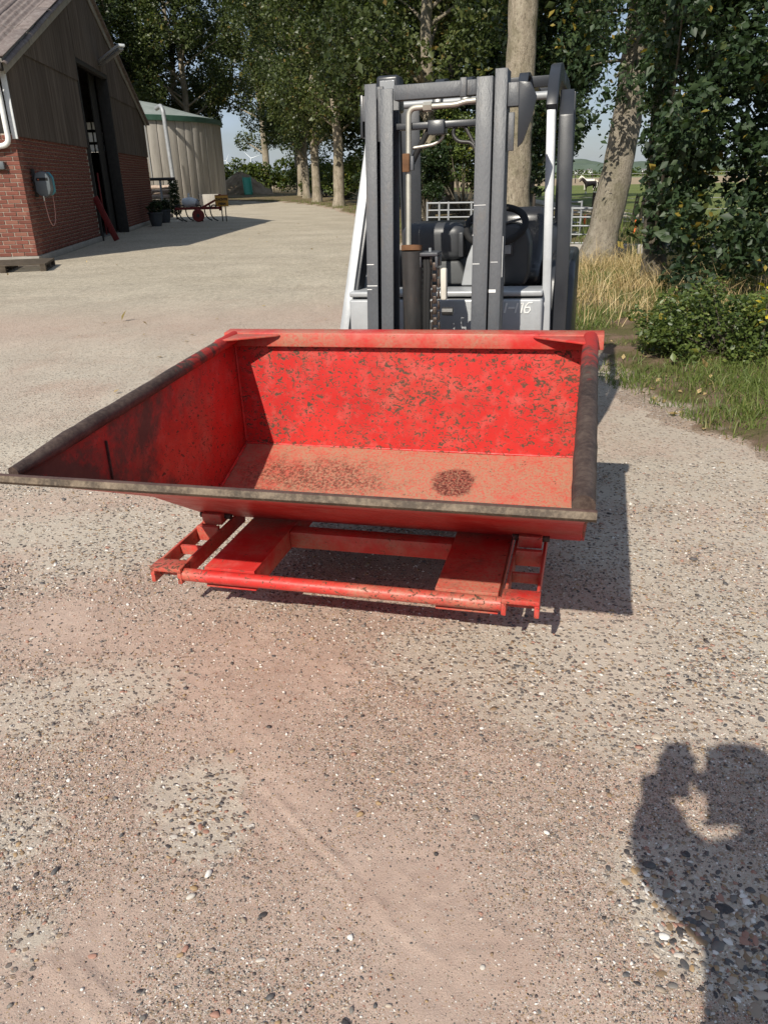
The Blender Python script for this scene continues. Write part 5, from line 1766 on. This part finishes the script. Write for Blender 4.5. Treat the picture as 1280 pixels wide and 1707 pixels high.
for x, y, rx, h, lab, m_, sd in [
    (-6.0, 79, 2.4, 3.4, 'yellow-green bush at the far end of the poplar row', 'leaf_bright', 1),
    (-4.2, 67, 2.0, 3.2, 'leafy bush between the third and fourth poplar trunks', 'leaf_bright', 2),
    (-2.2, 57, 1.9, 3.4, 'leafy bush right behind the second pale poplar trunk', 'leaf_shrub', 3),
    (-.2, 48, 2.0, 3.6, 'tall leafy bush beside the nearest pale poplar', 'leaf_shrub', 4),
    (1.2, 41, 2.0, 4.0, 'dark tall bush seen just left of the forklift mast', 'leaf_dark', 5),
    (3.0, 28.5, 1.8, 4.6, 'leafy bush with light tips behind the galvanised gate', 'leaf_shrub', 6),
    (1.6, 26.5, .8, 3.2, 'narrow dark bush behind the forklift rear pillar', 'leaf_dark', 7)]:
    bush('bush', lab, 'bush', x, y, rx, 1.3, h, 3800 if y > 35 else 7500, .17 if y > 35 else .11, m_, 200 + sd, UND, 26)
g_ = gr(1190, 622)
sh = bush('low_shrub', 'low round-leaved green shrub on bare soil at the right edge', 'shrub', g_.x + .22, g_.y + .42, .76, .46, .76, 9800, .036, 'leaf_shrub', 300, None, 60)
sh2 = bush('low_shrub', 'smaller green shrub beyond the low shrub, before the dry grass', 'shrub', g_.x + .75, g_.y + 1.35, .75, .4, .55, 5000, .036, 'leaf_shrub', 301, None, 22)
yb = at(1276, 512, 6.0)
ys_ = thing('yellow_leaved_twig', 'twig of bright yellow leaves at the right edge of the photo', 'twig', (yb.x, yb.y, 0))
MB().tube([(0, 0, 0), (.03, .02, .4), (.0, 0, yb.z + .05)], [.008, .006, .003], 6).build('stem', 'bark_dark', ys_)
for k in range(9):
    o = bpy.data.objects.new('leaf', fast('leaf', lv, ltri, np.full(len(ltri), .5), True) if k == 0 else o.data)
    if k == 0:
        o.data.materials.append(M['leaf_yellow'])
    o.location = (rg.normal(0, .03), rg.normal(0, .03), yb.z - .12 + .035 * k)
    o.rotation_euler = (rg.uniform(.2, .9), rg.normal(0, .3), rg.uniform(0, 6.28))
    o.scale = (.06, .06, .06)
    C.objects.link(o)
    o.parent = ys_

# ------------------------------------------------------------------ grasses
def blades(name, P, h, w, lean, mat, seed, tint0=.5, kind='stuff', label=None, cat=None):
    r = np.random.default_rng(seed)
    n = len(P)
    hh = h * np.exp(r.normal(0, .38, n))
    a = r.random(n) * 6.283
    dirv = np.stack([np.cos(a), np.sin(a), np.zeros(n)], 1)
    side = np.stack([-np.sin(a), np.cos(a), np.zeros(n)], 1)
    b = r.random(n) * 6.283
    side = np.stack([np.cos(b), np.sin(b), np.zeros(n)], 1)
    ln = lean * r.random(n) * hh
    ww = w * r.uniform(.7, 1.3, n)
    up = np.array([0, 0, 1.0])
    m1 = P + up * (hh * .55)[:, None] + dirv * (ln * .3)[:, None]
    tp = P + up * (hh * (1 - .25 * lean * r.random(n)))[:, None] + dirv * ln[:, None]
    V = np.stack([P - side * ww[:, None], P + side * ww[:, None], m1 - side * (ww * .7)[:, None], m1 + side * (ww * .7)[:, None], tp], 1)
    k = np.arange(n) * 5
    T = np.stack([np.stack([k, k + 1, k + 3], 1), np.stack([k, k + 3, k + 2], 1), np.stack([k + 2, k + 3, k + 4], 1)], 1).reshape(-1, 3)
    tint = np.clip(tint0 + r.normal(0, .25, n), 0, 1)
    o = link(name, fast(name, V.reshape(-1, 3), T, np.repeat(tint, 3)), mat)
    return tag(o, label, cat, None, kind)
def vpts(n, x0, x1, y0, y1, fn, seed):
    r = np.random.default_rng(seed)
    X, Y = r.uniform(x0, x1, n), r.uniform(y0, y1, n)
    k = r.random(n) < fn(X, Y)
    X, Y = X[k], Y[k]
    return np.stack([X, Y, vergez(X, Y) - .01], 1)
gP = vpts(150000, 1.0, 5.2, 4.0, 14, lambda X, Y: np.clip((vnoise(X, Y, 41, 4, 1.9) - .43) * 4.5 + np.clip((Y - 6.8) * .3, 0, .6), 0, 1) * (X > edge_x(Y) + .02) * np.clip(8.0 / Y ** 1.25, .1, 1), 1)
blades('grass', gP, .07, .0034, 1.5, 'grass', 2, .5, 'stuff', 'short green grass growing in tufts on the verge', 'grass')
gE = vpts(16000, -10, 3, 9, 62, lambda X, Y: ((X - edge_x(Y) > .1) & (X - edge_x(Y) < 1.6)) * .8, 5)
blades('grass', gE, .12, .008, .8, 'grass', 6, .45, 'stuff', 'green grass strip along the right edge of the drive', 'grass')
sP = vpts(30000, 2.0, 5.6, 7.6, 13.5, lambda X, Y: np.clip((vnoise(X, Y, 45, 3, 2.4) - .38) * 5, 0, 1) * (X / Y > .235 + .0 * Y) * (X > edge_x(Y) + .5) * .30 * np.clip((Y - 7.4) / 2.6, .06, 1), 3)
blades('dry_grass', sP, .26, .0036, 1.7, 'straw', 4, .5, 'stuff', 'tall dry yellow grass round the leaning trunk', 'grass')
# wild grass beyond the gates
wP = vpts(9000, 2.5, 9, 13.5, 24, lambda X, Y: .5 * (vnoise(X, Y, 47, 3, .8) > .42), 8)
blades('wild_grass', wP, .34, .007, .7, 'grass', 9, .6, 'stuff', 'rough grass growing along the pasture gates', 'grass')

# leaf litter blown over the yard and the soil of the verge
rl = np.random.default_rng(91)
LX = np.concatenate([rl.uniform(-9, 1.0, 170), rl.uniform(1.9, 3.6, 160)])
LY = np.concatenate([rl.uniform(5, 30, 170) ** 1.0, rl.uniform(4.2, 7.5, 160)])
LZ = np.concatenate([np.full(170, .012), vergez(LX[170:], LY[170:]) + .012])
Vl, Tl = leaves(len(LX), np.stack([LX, LY, LZ], 1), .05, .0, 3.0, 92)
Vl[:, 2] = np.maximum(Vl[:, 2], .012 * (np.repeat(LX, 4) < 1.5) - 1 * (np.repeat(LX, 4) >= 1.5))
tag(link('leaf_litter', fast('leaf_litter', Vl, Tl, np.repeat(rl.uniform(0, .5, len(LX)), 2)), 'straw'), 'dry fallen leaves scattered over the yard', 'leaf litter', None, 'stuff')

# ------------------------------------------------------------------ gates and fences
def gate(label, A, B, h, nr, ups):
    A, B = Vector(A), Vector(B)
    g = thing('field_gate', label, 'gate', (A.x, A.y, 0), 0, 'galvanised field gates')
    d = Vector((B.x - A.x, B.y - A.y, 0))
    for k in range(nr):
        z = .18 + (h - .18) * k / (nr - 1)
        MB().tube([Vector((0, 0, z)), d + Vector((0, 0, z))], .022 if k == nr - 1 else .017, 10).build('rail', 'galv', g, smooth=60)
    for f in ups:
        p = d * f
        MB().tube([p + Vector((0, -.001, .1)), p + Vector((0, -.001, h + .03))], .024, 10).build('upright', 'galv', g, smooth=60)
    return g
gate('galvanised tubular gate behind the forklift dashboard, left of the big trunk', at(712, 378, 18.5), at(830, 378, 18.2), .93, 6, (0, .17, .30, .62, 1))
gate('galvanised tubular gate between the big trunk and the leaning trunk', at(866, 400, 16.8), at(1003, 400, 16.2), .84, 5, (0, .3, .62, 1))
gate('short galvanised gate farther back, right of the silver pillar', at(940, 380, 19.5), at(966, 380, 19.3), .86, 4, (0, 1))
# slab edging below the gates
tag(MB().bar((0, 0, 0), Vector((3.3, -.7, 0)), .30, .26).build('concrete_edging', 'concrete_slab', None, bevel=.02), 'low grey concrete edging lying below the pasture gates', 'edging').location = (3.0, 15.6, .10)
fn = thing('pasture_fence', 'wooden pasture posts with thin wires and orange gate handles', 'fence', (at(990, 340, 22).x, 22, 0))
fb = Vector((at(990, 340, 22).x, 22, 0))
tops = []
for (px, D, zt, tl) in [(990, 22, 1.0, .0), (1059, 20.2, .98, .06), (1071, 20.0, 1.0, .05), (1240, 20.0, 1.0, 0), (890, 24, 1.0, 0)]:
    e = at(px, 330, D)
    p = Vector((e.x, e.y, 0)) - fb
    MB().tube([p + Vector((-tl, 0, -.1)), p + Vector((0, 0, zt * .5)), p + Vector((tl, 0, zt))], [.055, .05, .045], 9).build('post', 'post_wood', fn)
    tops.append(p)
for z in (.35, .62, .88):
    for a, b in ((4, 0), (0, 1), (2, 3)):
        MB().tube([tops[a] + Vector((0, -.06, z)), tops[b] + Vector((0, -.06, z))], .006, 6).build('wire', 'wire', fn)
for px, py0, py1, D in ((975, 358, 374, 20.5), (1060, 366, 379, 19.6), (1058, 380, 390, 19.6)):
    a, b = at(px, py0, D) - fb, at(px - 1, py1, D) - fb
    MB().tube([a, a.lerp(b, .15), a.lerp(b, .5), a.lerp(b, .85), b], [.012, .035, .03, .035, .012], 10).build('gate_handle', 'orange_plastic', fn, smooth=60)
ff = thing('far_fence', 'line of small posts across the far end of the pasture', 'fence', (26, 128, 0))
for k in range(22):
    MB().bx(-16 + k * 2.6 - .07, -16 + k * 2.6 + .07, -.07, .07, 0, 1.35).build('post', 'post_wood', ff)
for z in (.7, 1.2):
    MB().tube([(-16, -.08, z), (-16 + 21 * 2.6, -.08, z)], .02, 5).build('wire', 'wire', ff)
hl = thing('field_hedgerow', 'thin hedgerow line across the far fields before the hills', 'hedge', (60, 300, 0))
rr = random.Random(61)
foliage('foliage', [((-70 + 150 * k / 60, rr.uniform(-2, 2), rr.uniform(.6, 1.6)), (2.2, 1.6, 1.1 + .5 * (k % 7 == 0))) for k in range(61)], 5200, .7, 'leaf_bright', hl, 91)

# ------------------------------------------------------------------ horses
def skinned(name, nodes, edges, mat, parent, sub=2, root=0):
    me = bpy.data.meshes.new(name)
    me.from_pydata([n[0] for n in nodes], edges, [])
    o = bpy.data.objects.new(name, me)
    C.objects.link(o)
    sk = o.modifiers.new('skin', 'SKIN')
    ss = o.modifiers.new('sub', 'SUBSURF')
    ss.levels = ss.render_levels = sub
    for i, n in enumerate(nodes):
        q = n[1] if isinstance(n[1], tuple) else (n[1], n[1])
        me.skin_vertices[0].data[i].radius = q
        me.skin_vertices[0].data[i].use_root = (i == root)
    bpy.context.view_layer.update()
    m2 = bpy.data.meshes.new_from_object(o.evaluated_get(bpy.context.evaluated_depsgraph_get()))
    bpy.data.objects.remove(o)
    m2.shade_smooth()
    m2.name = name
    m2.materials.clear()
    return link(name, m2, mat, parent)
def horse(label, loc, rz, s, coat, socks, low=False):
    h = thing('horse', label, 'horse', loc, rz, 'horses grazing in the pasture')
    h.scale = (s, s, s)
    nz_ = .45 if low else 0
    N = [((.0, 0, .98), (.27, .25)), ((-.38, 0, 1.02), (.27, .26)), ((-.62, 0, 1.03), (.20, .22)), ((.36, 0, 1.0), (.26, .25)), ((.56, 0, 1.06), (.20, .20)),
         ((.76, 0, 1.25 - nz_), (.14, .17)), ((.92, 0, 1.42 - nz_ * 1.6), (.10, .13)), ((1.00, 0, 1.46 - nz_ * 2), (.095, .12)), ((1.16, 0, 1.30 - nz_ * 2), (.075, .09)), ((1.28, 0, 1.15 - nz_ * 2), (.06, .065))]
    E = [(0, 1), (1, 2), (0, 3), (3, 4), (4, 5), (5, 6), (6, 7), (7, 8), (8, 9)]
    for sd in (-1, 1):
        k = len(N)
        f = .05 * sd
        N += [((.46 + f, .13 * sd, .72), .105), ((.48 + f, .13 * sd, .44), .062), ((.46 + f, .13 * sd, .14), .05), ((.50 + f, .13 * sd, .03), .062)]
        E += [(3, k), (k, k + 1), (k + 1, k + 2), (k + 2, k + 3)]
        k = len(N)
        N += [((-.52 - f, .14 * sd, .74), .13), ((-.47 - f, .14 * sd, .60), .09), ((-.62 - f, .14 * sd, .42), .06), ((-.58 - f, .14 * sd, .14), .05), ((-.54 - f, .14 * sd, .03), .062)]
        E += [(1, k), (k, k + 1), (k + 1, k + 2), (k + 2, k + 3), (k + 3, k + 4)]
    k = len(N)
    N += [((.99, .06, 1.62 - nz_ * 2), .025), ((.99, -.06, 1.62 - nz_ * 2), .025)]
    E += [(7, k), (7, k + 1)]
    skinned('body', N, E, coat, h, 1)
    MB().tube([(-.78, 0, 1.12), (-.90, 0, .95), (-.90, 0, .60), (-.86, 0, .25)], [.05, .09, .085, .03], 10).build('tail', coat, h, smooth=60)
    MB().add([(.50, -.02, 1.30), (.50, .02, 1.30), (.72, -.03, 1.48 - nz_ * .8), (.72, .03, 1.48 - nz_ * .8), (.98, -.03, 1.62 - nz_ * 1.9), (.98, .03, 1.62 - nz_ * 1.9), (.60, -.13, 1.12), (.60, .13, 1.12), (.80, -.14, 1.26 - nz_), (.80, .14, 1.26 - nz_)],
             [(0, 2, 3, 1), (2, 4, 5, 3), (0, 6, 8, 2), (1, 3, 9, 7), (2, 8, 4), (3, 5, 9)]).build('mane', coat, h)
    if socks:
        for sd in (-1, 1):
            for x in (.47 + .05 * sd, -.57 - .05 * sd):
                MB().lathe([(.06, .20), (.075, .12), (.105, .0), (.0, .0)][::-1], (x, .135 * sd, .0), 12).build('feathered_sock', 'horse_white', h, smooth=60)
    return h
hp_ = gr(998, 321)
horse('dark brown cob horse with white feet standing in the pasture', (hp_.x - .75, hp_.y, -.04), math.pi + .15, .74, 'horse_dark', True)
hw = gr(986, 317)
horse('cream white horse standing partly behind the dark horse', (hw.x + .35, hw.y + 2.5, -.04), math.pi * .9, .80, 'horse_white', False)

# ------------------------------------------------------------------ far houses and turbines
for px, w_, h_, D, lab in [(983, 8, 0, 1500, 'tall white farm building far off below the hills'), (966, 20, -2, 1480, 'long low white shed far off, left of the white building'), (1075, 12, -2, 1500, 'far white house seen right of the leaning trunk')]:
    e = at(px, 285, D)
    t = thing('far_building', lab, 'building', (e.x, D, 0), 0, 'white buildings on the horizon')
    MB().bx(-w_ / 2, w_ / 2, 0, 10, 0, 5 + h_).build('wall', 'house_white', t)
    MB().prism([(-.3, 5.02 + h_), (10.3, 5.02 + h_), (5, 7.5 + h_)], 0, -w_ / 2 - .4, w_ / 2 + .4).build('roof', 'house_roof', t)
    for k in range(3):
        MB().bx(-w_ * .35 + k * w_ * .3, -w_ * .35 + k * w_ * .3 + w_ * .1, -.06, .0, 2, 4).build('window', 'glass_dark', t)
for px, hub, D, lab, ph in [(419, 264, 2200, 'white wind turbine on the horizon above the earth mound', .3), (378, 268, 3000, 'smaller white wind turbine on the horizon left of the mound', 1.1)]:
    e = at(px, hub, D)
    t = thing('wind_turbine', lab, 'wind turbine', (e.x, D, 0), 0, 'wind turbines on the horizon')
    MB().tube([(0, 0, 0), (0, 0, e.z)], [2.2, 1.2], 12).build('tower', 'turbine_white', t, smooth=60)
    nc = MB().bx(-1.6, 1.6, -3, 4, e.z - 1.2, e.z + 1.8).build('nacelle', 'turbine_white', t, bevel=.4)
    for k in range(3):
        a = ph + k * 2.0944
        dd_ = Vector((math.cos(a), 0, math.sin(a)))
        MB().tube([Vector((0, -4, e.z)), Vector((0, -4, e.z)) + dd_ * 8, Vector((0, -4, e.z)) + dd_ * 24], [.8, .9, .2], 8).build('blade', 'turbine_white', t, smooth=60)

# ------------------------------------------------------------------ the photographer, whose shadow falls into the picture
ph = thing('phone', 'dark phone held up to take the photo, seen only by its shadow', 'phone', (0, 0, CAM_H), rot=m3)
MB().bx(-.058, .016, -.128, .020, .014, .022).build('phone_body', 'plastic', ph, bevel=.003)
MB().bx(-.055, .013, -.125, .017, .0221, .0226).build('screen', 'glass_dark', ph)
HX, HY = .13, -.36
pe = thing('person', 'person in dark jacket holding a phone, seen only by the shadow', 'person', (HX, HY, 0))
hnd = {-1: Vector((-.085 - HX, .0 - HY - .04, CAM_H - .05)), 1: Vector((.045 - HX, .0 - HY - .04, CAM_H - .06))}
N = [((0, 0, .95), (.155, .115)), ((0, 0, 1.12), (.14, .10)), ((0, .01, 1.30), (.17, .115)), ((0, 0, 1.43), (.12, .09)), ((-.04, .03, 1.50), (.06, .06)), ((-.09, .06, 1.57), (.08, .09)), ((-.11, .08, 1.66), (.088, .10)), ((-.11, .08, 1.735), (.065, .08))]
E = [(0, 1), (1, 2), (2, 3), (3, 4), (4, 5), (5, 6), (6, 7)]
for sd in (-1, 1):
    k = len(N)
    N += [((.095 * sd, 0, .86), .095), ((.11 * sd, .02, .50), .062), ((.12 * sd, -.02, .12), .045), ((.125 * sd, .02, .05), .045), ((.14 * sd, .16, .03), .035)]
    E += [(0, k), (k, k + 1), (k + 1, k + 2), (k + 2, k + 3), (k + 3, k + 4)]
    k = len(N)
    el = Vector((.235 * sd, .16, 1.34 if sd < 0 else 1.22)).lerp(hnd[sd], .12)
    h_ = hnd[sd]
    wr = el.lerp(h_, .80)
    N += [((.19 * sd, 0, 1.40), .07), (tuple(el), .05), (tuple(wr), .034), (tuple(h_), (.045, .03))]
    E += [(3, k), (k, k + 1), (k + 1, k + 2), (k + 2, k + 3)]
body = skinned('body', N, E, 'skin', pe, 2)
for sd in (-1, 1):
    h_ = hnd[sd]
    for q in range(4):
        b_ = h_ + Vector((.012 * sd * -1, .008, .022 * q - .030))
        ln = [.9, 1.05, 1.0, .8][q]
        skinned('finger', [(tuple(b_), .0095), (tuple(b_ + Vector((-sd * .020, .020, .012)) * ln), .0085), (tuple(b_ + Vector((-sd * .045, .024, .014)) * ln), .008), (tuple(b_ + Vector((-sd * .060, .020, .012)) * ln), .0065)], [(0, 1), (1, 2), (2, 3)], 'skin', body, 1)
    skinned('thumb', [(tuple(h_ + Vector((0, -.02, -.02))), .012), (tuple(h_ + Vector((-sd * .02, -.032, .01))), .010), (tuple(h_ + Vector((-sd * .03, -.030, .035))), .008)], [(0, 1), (1, 2)], 'skin', body, 1)
jk = [N[1], N[2], N[3]]
skinned('jacket', [((0, 0, .90), (.185, .14)), ((0, 0, 1.12), (.165, .125)), ((0, .01, 1.30), (.195, .14)), ((0, 0, 1.42), (.14, .11))] + [q for sd in (-1, 1) for q in (((.19 * sd, 0, 1.40), .10), (tuple(Vector((.235 * sd, .16, 1.34 if sd < 0 else 1.22)).lerp(hnd[sd], .12)), .085), (tuple(Vector((.235 * sd, .16, 1.34 if sd < 0 else 1.22)).lerp(hnd[sd], .72)), .062))],
        [(0, 1), (1, 2), (2, 3), (3, 4), (4, 5), (5, 6), (3, 7), (7, 8), (8, 9)], 'cloth_dark', pe, 2)
skinned('trousers', [((0, 0, .95), (.165, .125)), ((.095, 0, .84), .112), ((.11, .02, .50), .085), ((.12, -.02, .12), .07), ((-.095, 0, .84), .112), ((-.11, .02, .50), .085), ((-.12, -.02, .12), .07)], [(0, 1), (1, 2), (2, 3), (0, 4), (4, 5), (5, 6)], 'cloth_dark', pe, 2)
skinned('hair', [((-.11, .02, 1.62), (.10, .10)), ((-.11, .03, 1.71), (.115, .115)), ((-.11, .05, 1.77), (.09, .10))], [(0, 1), (1, 2)], 'hair', pe, 2)
for sd in (-1, 1):
    MB().lathe([(.0, -.03), (.05, -.03), (.055, .02), (.045, .08), (.0, .085)], (.13 * sd, .04, .03), 14).build('shoe', 'rubber', pe, smooth=60).scale = (1, 1, 1)
# face
MB().tube([(-.11, .165, 1.635), (-.11, .198, 1.61), (-.11, .175, 1.60)], [.008, .016, .010], 8).build('nose', 'skin', pe, smooth=60)
for sd in (-1, 1):
    MB().lathe([(.0, -.012), (.010, -.008), (.013, 0), (.010, .008), (.0, .012)], (.032 * sd - .11, .172, 1.652), 10, 'Y').build('eye', 'horse_white', pe, smooth=60)
    MB().lathe([(.0, -.012), (.028, -.01), (.032, .0), (.02, .012), (.0, .012)], (.092 * sd - .11, .08, 1.63), 12, 'X').build('ear', 'skin', pe, smooth=60)
MB().bar((-.135, .16, 1.57), (-.085, .16, 1.57), .012, .010).build('mouth', 'hose_pink', pe, bevel=.003)
